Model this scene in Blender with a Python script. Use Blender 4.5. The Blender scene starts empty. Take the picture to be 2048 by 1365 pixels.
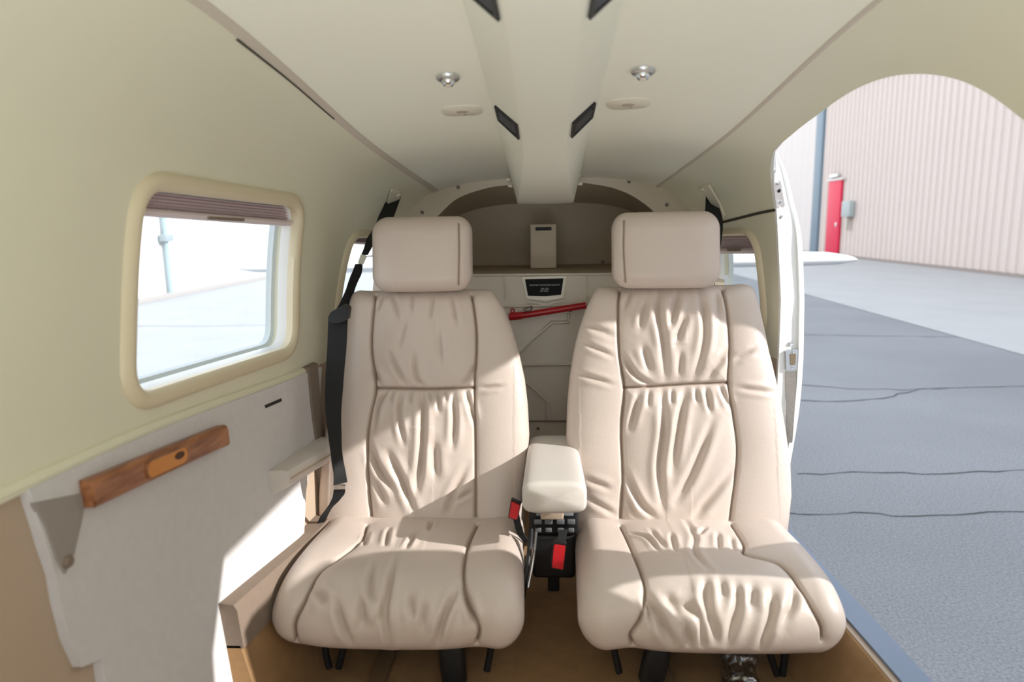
import bpy, bmesh, math, random
import numpy as np
from mathutils import Vector, Matrix
from mathutils.bvhtree import BVHTree

random.seed(4)
scn = bpy.context.scene
COL = scn.collection
PI = math.pi

# ------------------------------------------------------------------ camera
FPX, CX, CY = 1365.33, 1024.0, 682.5
CAMZ = 1.85
PITCH, YAW, ROLL = math.radians(9.81), math.radians(2.98), math.radians(1.0)
fw = Vector((-math.sin(YAW) * math.cos(PITCH), math.cos(YAW) * math.cos(PITCH), -math.sin(PITCH)))
rt = Vector((math.cos(YAW), math.sin(YAW), 0))
up = rt.cross(fw)
rt2 = rt * math.cos(ROLL) - up * math.sin(ROLL)
up2 = up * math.cos(ROLL) + rt * math.sin(ROLL)
cam_d = bpy.data.cameras.new('camera')
cam_d.sensor_width = 36
cam_d.lens = 24
cam_d.clip_start = 0.02
cam_d.dof.use_dof = True
cam_d.dof.focus_distance = 1.85
cam_d.dof.aperture_fstop = 3.2
cam = bpy.data.objects.new('camera', cam_d)
COL.objects.link(cam)
cam.matrix_world = Matrix(((rt2.x, up2.x, -fw.x, 0), (rt2.y, up2.y, -fw.y, 0), (rt2.z, up2.z, -fw.z, CAMZ), (0, 0, 0, 1)))
scn.camera = cam
O = Vector((0, 0, CAMZ))


def ray(px, py):
    d = fw * FPX + rt2 * (px - CX) - up2 * (py - CY)
    return d / d.y


def at(px, py, D):
    """place point seen at a photo position at distance D along the cabin axis"""
    return O + ray(px, py) * D


def at_z(px, py, z):
    r = ray(px, py)
    return O + r * ((z - CAMZ) / r.z)


def at_x(px, py, x):
    r = ray(px, py)
    return O + r * (x / r.x)


# ------------------------------------------------------------------ materials
def srgb(r, g, b):
    f = lambda c: c / 12.92 if c <= .04045 else ((c + .055) / 1.055) ** 2.4
    return (f(r / 255), f(g / 255), f(b / 255), 1)


def mat(name, col, rough=.5, metal=0., bump=None, vary=None, spec=.5, attr=None):
    m = bpy.data.materials.new(name)
    m.use_nodes = True
    nt = m.node_tree
    b = nt.nodes['Principled BSDF']
    b.inputs['Base Color'].default_value = col
    b.inputs['Roughness'].default_value = rough
    b.inputs['Metallic'].default_value = metal
    b.inputs['Specular IOR Level'].default_value = spec
    tc = nt.nodes.new('ShaderNodeTexCoord')
    last = None
    if vary:
        sc, amt = vary
        n = nt.nodes.new('ShaderNodeTexNoise')
        n.inputs['Scale'].default_value = sc
        n.inputs['Detail'].default_value = 5
        nt.links.new(tc.outputs['Object'], n.inputs['Vector'])
        mx = nt.nodes.new('ShaderNodeMix')
        mx.data_type = 'RGBA'
        mx.inputs[6].default_value = tuple(c * (1 - amt) for c in col[:3]) + (1,)
        mx.inputs[7].default_value = tuple(min(1, c * (1 + amt)) for c in col[:3]) + (1,)
        nt.links.new(n.outputs['Fac'], mx.inputs[0])
        last = mx.outputs[2]
    if attr:
        a = nt.nodes.new('ShaderNodeAttribute')
        a.attribute_name = attr[0]
        mx = nt.nodes.new('ShaderNodeMix')
        mx.data_type = 'RGBA'
        mx.inputs[6].default_value = col
        mx.inputs[7].default_value = attr[1]
        if last:
            nt.links.new(last, mx.inputs[6])
        nt.links.new(a.outputs['Fac'], mx.inputs[0])
        last = mx.outputs[2]
    if last:
        nt.links.new(last, b.inputs['Base Color'])
    if bump:
        sc, st, dist = bump
        n = nt.nodes.new('ShaderNodeTexNoise')
        n.inputs['Scale'].default_value = sc
        n.inputs['Detail'].default_value = 4
        nt.links.new(tc.outputs['Object'], n.inputs['Vector'])
        bp = nt.nodes.new('ShaderNodeBump')
        bp.inputs['Strength'].default_value = st
        bp.inputs['Distance'].default_value = dist
        nt.links.new(n.outputs['Fac'], bp.inputs['Height'])
        nt.links.new(bp.outputs['Normal'], b.inputs['Normal'])
    return m


LEATHER = mat('leather', (.575, .487, .432, 1), .42, bump=(260, .18, .002), vary=(9, .05), attr=('seam_fold_shade', (.20, .135, .09, 1)))
LEATHER_TAN = mat('tan_vinyl', (.46, .36, .27, 1), .5, bump=(300, .12, .002), vary=(6, .05))
LEATHER_PALE = mat('pale_vinyl', (.60, .56, .52, 1), .5, bump=(300, .12, .002))
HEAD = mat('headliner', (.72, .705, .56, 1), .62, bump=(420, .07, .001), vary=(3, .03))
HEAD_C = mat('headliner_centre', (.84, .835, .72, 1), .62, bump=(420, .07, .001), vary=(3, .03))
DUCT = mat('duct_cream', (.81, .81, .70, 1), .45)
SEAMTAPE = mat('seam_tape', (.57, .51, .43, 1), .6)
FRAME = mat('window_trim_cream', (.68, .60, .43, 1), .4)
GRAYFAB = mat('grey_fabric', (.62, .61, .615, 1), .9, bump=(500, .35, .002), vary=(60, .06), spec=.2)
LEDGE = mat('taupe_fabric', (.21, .16, .125, 1), .9, bump=(400, .3, .002), vary=(40, .08), spec=.2)
DARKTAUPE = mat('dark_taupe', (.22, .175, .14, 1), .8, spec=.2)
CARPET = mat('brown_carpet', (.40, .24, .12, 1), 1, bump=(700, .9, .004), vary=(25, .25), spec=.1)
BULK = mat('bulkhead_paint', (.64, .59, .51, 1), .5, vary=(4, .04))
RECESS = mat('recess_taupe', (.52, .44, .33, 1), .7, vary=(4, .06))
RINGM = mat('ring_paint', (.60, .535, .43, 1), .5)
WHITE = mat('white_paint', (.80, .81, .80, 1), .3)
STEEL = mat('steel', (.62, .63, .64, 1), .28, 1)
CHROME = mat('chrome', (.75, .77, .80, 1), .12, 1)
DKMETAL = mat('dark_screw', (.16, .14, .12, 1), .4, .8)
BLACK = mat('black_plastic', (.010, .010, .011, 1), .45, spec=.35)
BELT = mat('black_webbing', (.007, .0075, .008, 1), .85, bump=(900, .4, .001))
GREYP = mat('grey_plastic', (.13, .14, .15, 1), .4)
REDP = mat('red_plastic', (.55, .012, .02, 1), .4)
REDPAINT = mat('red_paint', (.40, .006, .012, 1), .3)
AMBER = mat('amber_wood', (.58, .22, .035, 1), .3)
PLACARD = mat('placard_black', (.008, .008, .009, 1), .6, spec=.15)
INK = mat('placard_ink', (.42, .42, .42, 1), .5)
INKDIM = mat('label_ink', (.10, .10, .14, 1), .5)
SILLM = mat('sill_metal', (.17, .22, .31, 1), .5, .2)
SHADE = mat('blind_fabric', (.66, .56, .58, 1), .85, bump=(300, .2, .002))
SHADE2 = mat('blind_rail', (.70, .61, .62, 1), .7)
BEIGEP = mat('beige_plastic', (.76, .72, .60, 1), .35)
CRACK = mat('dark_gap', (.05, .042, .03, 1), .9)
FABRICJAMB = mat('jamb_fabric', (.55, .53, .50, 1), .9, bump=(300, .9, .004))


def wood_mat():
    m = mat('red_brown_wood', (.25, .10, .045, 1), .35)
    nt = m.node_tree
    b = nt.nodes['Principled BSDF']
    tc = nt.nodes.new('ShaderNodeTexCoord')
    mp = nt.nodes.new('ShaderNodeMapping')
    mp.inputs['Scale'].default_value = (40, 6, 40)
    n = nt.nodes.new('ShaderNodeTexNoise')
    n.inputs['Scale'].default_value = 2.5
    n.inputs['Detail'].default_value = 6
    cr = nt.nodes.new('ShaderNodeValToRGB')
    cr.color_ramp.elements[0].color = (.17, .058, .024, 1)
    cr.color_ramp.elements[1].color = (.40, .17, .075, 1)
    cr.color_ramp.elements[0].position = .3
    cr.color_ramp.elements[1].position = .7
    nt.links.new(tc.outputs['Object'], mp.inputs['Vector'])
    nt.links.new(mp.outputs['Vector'], n.inputs['Vector'])
    nt.links.new(n.outputs['Fac'], cr.inputs['Fac'])
    nt.links.new(cr.outputs['Color'], b.inputs['Base Color'])
    return m


WOOD = wood_mat()


def glass_mat(name, tint=(.93, .96, .97, 1)):
    m = bpy.data.materials.new(name)
    m.use_nodes = True
    nt = m.node_tree
    nt.nodes.clear()
    o = nt.nodes.new('ShaderNodeOutputMaterial')
    t = nt.nodes.new('ShaderNodeBsdfTransparent')
    t.inputs['Color'].default_value = tint
    g = nt.nodes.new('ShaderNodeBsdfGlossy')
    g.inputs['Roughness'].default_value = .03
    mx = nt.nodes.new('ShaderNodeMixShader')
    mx.inputs['Fac'].default_value = .045
    nt.links.new(t.outputs['BSDF'], mx.inputs[1])
    nt.links.new(g.outputs['BSDF'], mx.inputs[2])
    nt.links.new(mx.outputs['Shader'], o.inputs['Surface'])
    return m


GLASS = glass_mat('acrylic_pane')


def asphalt_mat():
    m = mat('asphalt', (.2, .2, .2, 1), .95, spec=.2)
    nt = m.node_tree
    b = nt.nodes['Principled BSDF']
    tc = nt.nodes.new('ShaderNodeTexCoord')
    n1 = nt.nodes.new('ShaderNodeTexNoise')
    n1.inputs['Scale'].default_value = 70
    n1.inputs['Detail'].default_value = 6
    n1.inputs['Roughness'].default_value = .8
    n2 = nt.nodes.new('ShaderNodeTexNoise')
    n2.inputs['Scale'].default_value = .45
    n2.inputs['Detail'].default_value = 5
    cr = nt.nodes.new('ShaderNodeValToRGB')
    cr.color_ramp.elements[0].color = (.15, .155, .165, 1)
    cr.color_ramp.elements[1].color = (.345, .35, .36, 1)
    cr.color_ramp.elements[0].position = .34
    cr.color_ramp.elements[1].position = .70
    mx = nt.nodes.new('ShaderNodeMix')
    mx.data_type = 'RGBA'
    mx.blend_type = 'MULTIPLY'
    mx.inputs[0].default_value = .35
    nt.links.new(tc.outputs['Object'], n1.inputs['Vector'])
    nt.links.new(tc.outputs['Object'], n2.inputs['Vector'])
    nt.links.new(n1.outputs['Fac'], cr.inputs['Fac'])
    nt.links.new(cr.outputs['Color'], mx.inputs[6])
    cr2 = nt.nodes.new('ShaderNodeValToRGB')
    cr2.color_ramp.elements[0].position = .35
    cr2.color_ramp.elements[1].position = .65
    cr2.color_ramp.elements[0].color = (.6, .6, .6, 1)
    nt.links.new(n2.outputs['Fac'], cr2.inputs['Fac'])
    nt.links.new(cr2.outputs['Color'], mx.inputs[7])
    nt.links.new(mx.outputs[2], b.inputs['Base Color'])
    bp = nt.nodes.new('ShaderNodeBump')
    bp.inputs['Strength'].default_value = .6
    bp.inputs['Distance'].default_value = .01
    nt.links.new(n1.outputs['Fac'], bp.inputs['Height'])
    nt.links.new(bp.outputs['Normal'], b.inputs['Normal'])
    return m


ASPHALT = asphalt_mat()
CONCRETE = mat('concrete', (.37, .365, .36, 1), .9, vary=(.8, .10), bump=(40, .2, .01), spec=.2)
SIDING = mat('pink_beige_siding', (.60, .525, .485, 1), .7, vary=(.4, .03))
SIDING2 = mat('pale_siding', (.62, .57, .545, 1), .7)
SIDING_L = mat('white_siding', (.80, .79, .77, 1), .7)
BLUEGREY = mat('blue_grey_steel', (.16, .22, .27, 1), .5)
HDOOR = mat('red_door_paint', (.62, .01, .055, 1), .5)
SKINW = mat('white_aircraft_paint', (.84, .85, .85, 1), .25)

# ------------------------------------------------------------------ mesh helpers


def sharpen(me, ang=38):
    bm = bmesh.new()
    bm.from_mesh(me)
    a = math.radians(ang)
    for e in bm.edges:
        if len(e.link_faces) == 2 and e.calc_face_angle(0) > a:
            e.smooth = False
    for f in bm.faces:
        f.smooth = True
    bm.to_mesh(me)
    bm.free()


def link(name, me, m, parent=None, smooth=38):
    if smooth:
        sharpen(me, smooth)
    o = bpy.data.objects.new(name, me)
    COL.objects.link(o)
    if m:
        me.materials.clear()
        me.materials.append(m)
    if parent:
        o.parent = parent
        o.matrix_parent_inverse = Matrix.Translation(parent.location).inverted()
    return o


def mesh(name, verts, faces, m, parent=None, smooth=38):
    me = bpy.data.meshes.new(name)
    me.from_pydata([tuple(v) for v in verts], [], faces)
    me.update()
    bm = bmesh.new()
    bm.from_mesh(me)
    bmesh.ops.remove_doubles(bm, verts=bm.verts, dist=1e-6)
    bmesh.ops.recalc_face_normals(bm, faces=bm.faces)
    bm.to_mesh(me)
    bm.free()
    return link(name, me, m, parent, smooth)


def tag(o, label=None, cat=None, group=None, kind=None):
    if label: o['label'] = label
    if cat: o['category'] = cat
    if group: o['group'] = group
    if kind: o['kind'] = kind
    return o


def struct(o, label=None):
    o['kind'] = 'structure'
    if label: o['label'] = label
    return o


def empty(name, loc):
    o = bpy.data.objects.new(name, None)
    o.empty_display_size = .05
    COL.objects.link(o)
    o.location = Vector(loc)
    return o


class MB:
    """collects shapes into one mesh"""
    def __init__(s):
        s.v, s.f = [], []

    def add(s, verts, faces):
        n = len(s.v)
        s.v += [Vector(v) for v in verts]
        s.f += [tuple(i + n for i in f) for f in faces]
        return s

    def box(s, c, size, M=None, bev=0.0):
        bm = bmesh.new()
        bmesh.ops.create_cube(bm, size=1)
        for v in bm.verts:
            v.co = Vector((v.co.x * size[0], v.co.y * size[1], v.co.z * size[2]))
        if bev > 0:
            bmesh.ops.bevel(bm, geom=bm.edges[:], offset=bev, segments=3, affect='EDGES', profile=.5)
        for v in bm.verts:
            v.co = (M @ v.co if M else v.co) + Vector(c)
        bm.verts.index_update()
        s.add([v.co.copy() for v in bm.verts], [tuple(v.index for v in f.verts) for f in bm.faces])
        bm.free()
        return s

    def tube(s, pts, r, n=12, closed=False, cap=True):
        pts = [Vector(p) for p in pts]
        rings = []
        N = len(pts)
        prev = None
        for i, p in enumerate(pts):
            a = pts[(i - 1) % N] if (closed or i > 0) else p
            b = pts[(i + 1) % N] if (closed or i < N - 1) else p
            t = (b - a).normalized()
            if prev is None:
                u = t.orthogonal().normalized()
            else:
                u = (prev - t * prev.dot(t)).normalized()
            prev = u
            w = t.cross(u)
            rr = r[i] if isinstance(r, (list, tuple)) else r
            rings.append([p + (u * math.cos(2 * PI * k / n) + w * math.sin(2 * PI * k / n)) * rr for k in range(n)])
        return s.loft(rings, closed_path=closed, cap=cap)

    def loft(s, rings, closed_path=False, cap=True, ring_closed=True):
        n = len(rings[0])
        vs = [p for r in rings for p in r]
        fs = []
        R = len(rings)
        for i in range(R if closed_path else R - 1):
            j = (i + 1) % R
            for k in range(n if ring_closed else n - 1):
                l = (k + 1) % n
                fs.append((i * n + k, i * n + l, j * n + l, j * n + k))
        if cap and not closed_path and ring_closed:
            for base, flip in ((0, True), ((R - 1) * n, False)):
                c = sum((vs[base + k] for k in range(n)), Vector()) / n
                vs.append(c)
                ci = len(vs) - 1
                for k in range(n):
                    l = (k + 1) % n
                    fs.append((base + l, base + k, ci) if flip else (base + k, base + l, ci))
        return s.add(vs, fs)

    def prism(s, poly, off):
        """extrude a 3-D polygon by a vector"""
        n = len(poly)
        off = Vector(off)
        vs = [Vector(p) for p in poly] + [Vector(p) + off for p in poly]
        fs = [tuple(range(n))[::-1], tuple(range(n, 2 * n))]
        for k in range(n):
            l = (k + 1) % n
            fs.append((k, l, n + l, n + k))
        return s.add(vs, fs)

    def lathe(s, c, axis, prof, n=28):
        axis = Vector(axis).normalized()
        u = axis.orthogonal().normalized()
        w = axis.cross(u)
        rings = [[Vector(c) + axis * h + (u * math.cos(2 * PI * k / n) + w * math.sin(2 * PI * k / n)) * max(r, 1e-5) for k in range(n)] for r, h in prof]
        return s.loft(rings)

    def ribbon(s, pts, sides, th=.0016):
        """strap: centre points, half-width side vectors, thickness"""
        pts = [Vector(p) for p in pts]
        rings = []
        for i, p in enumerate(pts):
            a, b = pts[max(0, i - 1)], pts[min(len(pts) - 1, i + 1)]
            t = (b - a).normalized()
            sd = Vector(sides[i])
            nrm = t.cross(sd).normalized() * th
            rings.append([p - sd - nrm, p + sd - nrm, p + sd + nrm, p - sd + nrm])
        return s.loft(rings)

    def build(s, name, m, parent=None, smooth=38):
        return mesh(name, s.v, s.f, m, parent, smooth)


def catmull(pts, per=8):
    pts = [Vector(p) for p in pts]
    P = [pts[0] * 2 - pts[1]] + pts + [pts[-1] * 2 - pts[-2]]
    out = []
    for i in range(1, len(P) - 2):
        a, b, c, d = P[i - 1:i + 3]
        for k in range(per):
            t = k / per
            out.append(.5 * ((2 * b) + (c - a) * t + (2 * a - 5 * b + 4 * c - d) * t * t + (3 * b - a - 3 * c + d) * t ** 3))
    out.append(pts[-1])
    return out


def rounded_poly(pts, r, n=8):
    """rounded corners for a 2-D polygon"""
    out = []
    N = len(pts)
    rr = r if isinstance(r, (list, tuple)) else [r] * N
    for i in range(N):
        p = Vector(pts[i])
        a = (Vector(pts[i - 1]) - p)
        b = (Vector(pts[(i + 1) % N]) - p)
        d = min(rr[i], a.length * .48, b.length * .48)
        p0, p1 = p + a.normalized() * d, p + b.normalized() * d
        for k in range(n + 1):
            t = k / n
            out.append(p0 * (1 - t) ** 2 + p * 2 * t * (1 - t) + p1 * t * t)
    return out


def resample(pts, step):
    out = []
    N = len(pts)
    for i in range(N):
        a, b = Vector(pts[i]), Vector(pts[(i + 1) % N])
        k = max(1, int((b - a).length / step))
        for j in range(k):
            out.append(a.lerp(b, j / k))
    return out


# ------------------------------------------------------------------ fuselage cross-section
KEYS = [
    (-.95, [(0, 2.16), (.24, 2.158), (.43, 2.142), (.51, 2.112), (.57, 2.05), (.606, 1.965), (.628, 1.83), (.638, 1.68), (.642, 1.56), (.635, 1.35), (.615, 1.10), (.59, .86)]),
    (.85, [(0, 2.145), (.23, 2.143), (.425, 2.128), (.505, 2.10), (.565, 2.04), (.60, 1.96), (.622, 1.83), (.632, 1.68), (.635, 1.545), (.63, 1.35), (.61, 1.10), (.59, .86)]),
    (1.60, [(0, 2.06), (.21, 2.057), (.405, 2.035), (.49, 2.022), (.548, 1.982), (.578, 1.915), (.594, 1.80), (.60, 1.66), (.60, 1.50), (.595, 1.35), (.570, 1.12), (.55, .86)]),
    (2.20, [(0, 1.985), (.20, 1.98), (.345, 1.952), (.40, 1.92), (.45, 1.872), (.49, 1.80), (.52, 1.72), (.54, 1.62), (.55, 1.48), (.55, 1.35), (.53, 1.10), (.51, .86)]),
    (2.90, [(0, 1.90), (.18, 1.895), (.30, 1.87), (.35, 1.84), (.39, 1.79), (.42, 1.73), (.44, 1.66), (.45, 1.57), (.46, 1.45), (.46, 1.35), (.44, 1.10), (.42, .90)]),
]


def ctrl(y):
    ks = [k[0] for k in KEYS]
    y = min(max(y, ks[0]), ks[-1])
    i = max(0, min(len(ks) - 2, sum(1 for k in ks if k <= y) - 1))
    t = (y - ks[i]) / (ks[i + 1] - ks[i])

    def tang(j):
        if j == 0: return [((b[0] - a[0]) / (ks[1] - ks[0]), (b[1] - a[1]) / (ks[1] - ks[0])) for a, b in zip(KEYS[0][1], KEYS[1][1])]
        if j == len(ks) - 1: return [((b[0] - a[0]) / (ks[-1] - ks[-2]), (b[1] - a[1]) / (ks[-1] - ks[-2])) for a, b in zip(KEYS[-2][1], KEYS[-1][1])]
        return [((b[0] - a[0]) / (ks[j + 1] - ks[j - 1]), (b[1] - a[1]) / (ks[j + 1] - ks[j - 1])) for a, b in zip(KEYS[j - 1][1], KEYS[j + 1][1])]
    m0, m1 = tang(i), tang(i + 1)
    h = ks[i + 1] - ks[i]
    h00, h10, h01, h11 = 2 * t ** 3 - 3 * t * t + 1, t ** 3 - 2 * t * t + t, -2 * t ** 3 + 3 * t * t, t ** 3 - t * t
    out = []
    for k in range(12):
        a, b = KEYS[i][1][k], KEYS[i + 1][1][k]
        out.append((h00 * a[0] + h10 * h * m0[k][0] + h01 * b[0] + h11 * h * m1[k][0], h00 * a[1] + h10 * h * m0[k][1] + h01 * b[1] + h11 * h * m1[k][1]))
    return out


def sect(y, t):
    """half-width and height of the cabin lining at station y, girth parameter t in 0..11"""
    c = ctrl(y)
    c = [(-c[1][0], c[1][1])] + c + [(2 * c[-1][0] - c[-2][0], 2 * c[-1][1] - c[-2][1])]
    i = min(int(t), 10)
    u = t - i
    a, b, d, e = c[i], c[i + 1], c[i + 2], c[i + 3]
    f = lambda k: .5 * ((2 * b[k]) + (d[k] - a[k]) * u + (2 * a[k] - 5 * b[k] + 4 * d[k] - e[k]) * u * u + (3 * b[k] - a[k] - 3 * d[k] + e[k]) * u ** 3)
    return f(0), f(1)


def sect_n(y, t):
    a, b = sect(y, max(0, t - .02)), sect(y, min(11, t + .02))
    dx, dz = b[0] - a[0], b[1] - a[1]
    l = math.hypot(dx, dz)
    return -dz / l, dx / l  # outward


def wall_w(y, z):
    lo, hi = 2.0, 11.0
    for _ in range(40):
        m = (lo + hi) / 2
        if sect(y, m)[1] > z: lo = m
        else: hi = m
    return sect(y, lo)[0]


def shell(name, side, t0, t1, y0, y1, th, m, nt, ny=60):
    """thick piece of the cabin lining; side 0 spans both halves"""
    ts = [t0 + (t1 - t0) * k / nt for k in range(nt + 1)]
    if side == 0:
        ts = [-t for t in ts[::-1]] + ts[1:]
    ys = [y0 + (y1 - y0) * k / ny for k in range(ny + 1)]
    V, F = [], []
    n = len(ts)
    for lay in (0, 1):
        for y in ys:
            for t in ts:
                s = side if side else (1 if t >= 0 else -1)
                w, z = sect(y, abs(t))
                nx, nz = sect_n(y, abs(t))
                if abs(t) < .03: nx, nz = 0, 1
                V.append((s * (w + nx * th * lay), y, z + nz * th * lay))
    B = len(ys) * n
    idx = lambda l, i, k: l * B + i * n + k
    for l in (0, 1):
        for i in range(ny):
            for k in range(n - 1):
                F.append((idx(l, i, k), idx(l, i, k + 1), idx(l, i + 1, k + 1), idx(l, i + 1, k)))
    for i in range(ny):
        for k in (0, n - 1):
            F.append((idx(0, i, k), idx(0, i + 1, k), idx(1, i + 1, k), idx(1, i, k)))
    for k in range(n - 1):
        for i in (0, ny):
            F.append((idx(0, i, k), idx(0, i, k + 1), idx(1, i, k + 1), idx(1, i, k)))
    return mesh(name, V, F, m)


# inner surface for ray placement
_v, _f = [], []
_ys = [-.9 + 3.8 * i / 110 for i in range(111)]
_ts = [-11 + 22 * k / 132 for k in range(133)]
for y in _ys:
    for t in _ts:
        w, z = sect(y, abs(t))
        _v.append((math.copysign(w, t), y, z))
for i in range(110):
    for k in range(132):
        _f.append((i * 133 + k, i * 133 + k + 1, (i + 1) * 133 + k + 1, (i + 1) * 133 + k))
LINING = BVHTree.FromPolygons(_v, _f)
_vo = []
for y in _ys:
    for t in _ts:
        w, z = sect(y, abs(t))
        nx, nz = sect_n(y, abs(t)) if abs(t) > .05 else (0, 1)
        _vo.append((math.copysign(w + nx * .06, t), y, z + nz * .06))
OUTER = BVHTree.FromPolygons(_vo, _f)


def hit(px, py, tree=LINING):
    r = ray(px, py)
    loc, n, i, d = tree.ray_cast(O, r.normalized())
    if loc is None: return None, None
    if n.dot(r) > 0: n = -n
    return loc, n


TH = .06


def hit_in(px, py, off):
    """point on a surface lying off metres inside the side lining"""
    h, n = hit(px, py)
    r = ray(px, py)
    D = h.y
    for _ in range(8):
        p = O + r * D
        w = wall_w(p.y, p.z) - off
        D *= w / abs(p.x) if abs(p.x) > .05 else 1
    return O + r * D, n


ceiling = struct(shell('ceiling', 0, 0, 2, -.95, 2.2, TH, HEAD_C, 8))
wall_left = struct(shell('wall_left', -1, 2, 8, -.95, 2.2, TH, HEAD, 42))
wall_right = struct(shell('wall_right', 1, 2, 8, -.95, 2.2, TH, HEAD, 42))
low_left = struct(shell('trim_1', -1, 8, 11, -.95, 2.2, TH, LEATHER_TAN, 14), 'tan lower side panel along the window wall')
low_right = struct(shell('trim_2', 1, 8, 11, -.95, 2.2, TH, LEATHER_TAN, 14), 'tan lower side panel on the doorway side')


def cut(objs, cutter):
    for o in objs:
        md = o.modifiers.new('cut', 'BOOLEAN')
        md.object = cutter
        md.solver = 'EXACT'
        dg = bpy.context.evaluated_depsgraph_get()
        dg.update()
        me = bpy.data.meshes.new_from_object(o.evaluated_get(dg))
        old = o.data
        o.modifiers.clear()
        o.data = me
        bpy.data.meshes.remove(old)
        sharpen(me, 38)
    me = cutter.data
    bpy.data.objects.remove(cutter)
    bpy.data.meshes.remove(me)


def side_cutter(outline, side, x0=.30, x1=.95):
    return MB().prism([(side * x0, p[0], p[1]) for p in outline], (side * (x1 - x0), 0, 0)).build('cutter', None, smooth=0)


# ------------------------------------------------------------------ doorway
YP = 1.745
in_px = [(1560, 600), (1553, 450), (1546, 380), (1543, 345), (1545, 320), (1550, 302)]
out_px = [(1602, 600), (1598, 485), (1579, 408), (1563, 345), (1553, 314), (1550, 300)]
arch_px = [(1563, 287), (1600, 256), (1640, 226), (1680, 197), (1720, 174), (1765, 157), (1810, 149), (1860, 149), (1910, 158), (1955, 176), (2000, 204), (2047, 241)]
edge_in, edge_out = [], []
for z in [1.05 + .45 * k / 24 for k in range(25)]:
    w = wall_w(YP, z)
    edge_in.append(Vector((w, YP, z)))
    edge_out.append(Vector((w + TH, YP + .008, z)))
n_low = len(edge_in)
for a_, b_ in zip(catmull([(p[0], p[1], 0) for p in in_px], 6), catmull([(p[0], p[1], 0) for p in out_px], 6)):
    edge_in.append(hit(a_.x, a_.y)[0])
    edge_out.append(hit(b_.x, b_.y, OUTER)[0])
n_jamb = len(edge_in)
for p in catmull([(p[0], p[1], 0) for p in arch_px], 4):
    edge_in.append(hit(p.x, p.y)[0])
    edge_out.append(hit(p.x, p.y, OUTER)[0])
for y, z in ((.80, 1.87), (.74, 1.78), (.715, 1.65), (.71, 1.4), (.71, 1.05)):
    w = wall_w(y, z)
    edge_in.append(Vector((w, y, z)))
    edge_out.append(Vector((w + TH, y, z)))
_r0 = [a + (a - b).normalized() * .09 for a, b in zip(edge_in, edge_out)]
_r1 = [b + (b - a).normalized() * .12 for a, b in zip(edge_in, edge_out)]
cut([wall_right, low_right], MB().loft([_r0, _r1]).build('cutter', None, smooth=0))

# aft door jamb: white painted strip across the wall thickness
P = lambda x, y, z: Vector((x, y, z))
jamb = empty('trim_3', (.62, YP, 1.10))
struct(jamb, 'white painted aft door jamb')
def jamb_strip(fa, fb, name, m, off):
    """strip across the wall thickness following the aft edge of the opening, between thickness fractions"""
    rings = []
    N = n_jamb + 1
    for i in range(N):
        a_, b_ = edge_in[i], edge_out[i]
        t = (edge_in[min(i + 1, N - 1)] - edge_in[max(0, i - 1)]).normalized()
        n = t.cross(b_ - a_).normalized()
        if n.dot(P(.6, 1.2, 1.6) - a_) < 0: n = -n
        q0, q1 = a_.lerp(b_, fa), a_.lerp(b_, fb)
        of = off * min(1, (N - i) / 14)
        rings.append([q0 + n * of, q1 + n * of, q1 - n * .003, q0 - n * .003])
    return MB().loft(rings).build(name, m, jamb)
_js = jamb_strip(-.02, .80, 'jamb_strip', WHITE, .006)
jamb_strip(.78, 1.0, 'outer_lip', SKINW, .013)
JT = BVHTree.FromPolygons([tuple(jamb.location + v.co - jamb.location) for v in _js.data.vertices], [tuple(p.vertices) for p in _js.data.polygons])


def jhit(px, py, lift=0.):
    h, n = hit(px, py, JT)
    if h is None: return at(px, py, YP - .01), P(0, -1, 0)
    return h + n * lift, n


def screw(px, py, D, r, m, parent, name='screw'):
    c = at(px, py, D)
    return MB().lathe(c, (0, -1, 0), [(0, .0022), (r * .35, .0022), (r * .36, .0010), (r * .8, .0014), (r, 0), (r, -.004)], 14).build(name, m, parent)


def jplate(name, quad, r, lift, th, m):
    pts = [jhit(*p, lift) for p in quad]
    return MB().prism(rounded_poly([p[0] for p in pts], r, 4), pts[0][1] * th).build(name, m, jamb)


def jscrew(px, py, r, m, name='screw', lift=.0005):
    c, n = jhit(px, py, lift)
    return MB().lathe(c, n, [(0, .0022), (r * .35, .0022), (r * .36, .0010), (r * .8, .0014), (r, 0), (r, -.004)], 14).build(name, m, jamb)


P = lambda x, y, z: Vector((x, y, z))
jplate('fabric_inset', [(1570, 744), (1592, 744), (1590, 800), (1584, 885), (1574, 887), (1571, 820)], .002, .0005, .002, FABRICJAMB)
jplate('latch_plate', [(1547, 360), (1561, 362), (1570, 413), (1554, 416)], .004, .0005, .003, STEEL)
jscrew(1556, 382, .0045, BLACK, 'bolt_hole', .004)
for p in ((1554, 367), (1560, 404)):
    jscrew(*p, .004, CHROME, lift=.004)
for p in ((1549, 341), (1563, 434), (1582, 688), (1582, 752), (1576, 858)):
    jscrew(*p, .0055, CHROME)
jplate('striker_plate', [(1569, 700), (1594, 698), (1593, 740), (1570, 741)], .006, .002, .004, STEEL)
jplate('striker_slot', [(1577, 708), (1589, 707), (1588, 729), (1578, 730)], .003, .0064, .0006, mat('slot_bronze', (.20, .15, .09, 1), .5))
for p in ((1583, 704), (1582, 735)):
    jscrew(*p, .0035, CHROME, lift=.0066)

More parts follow.
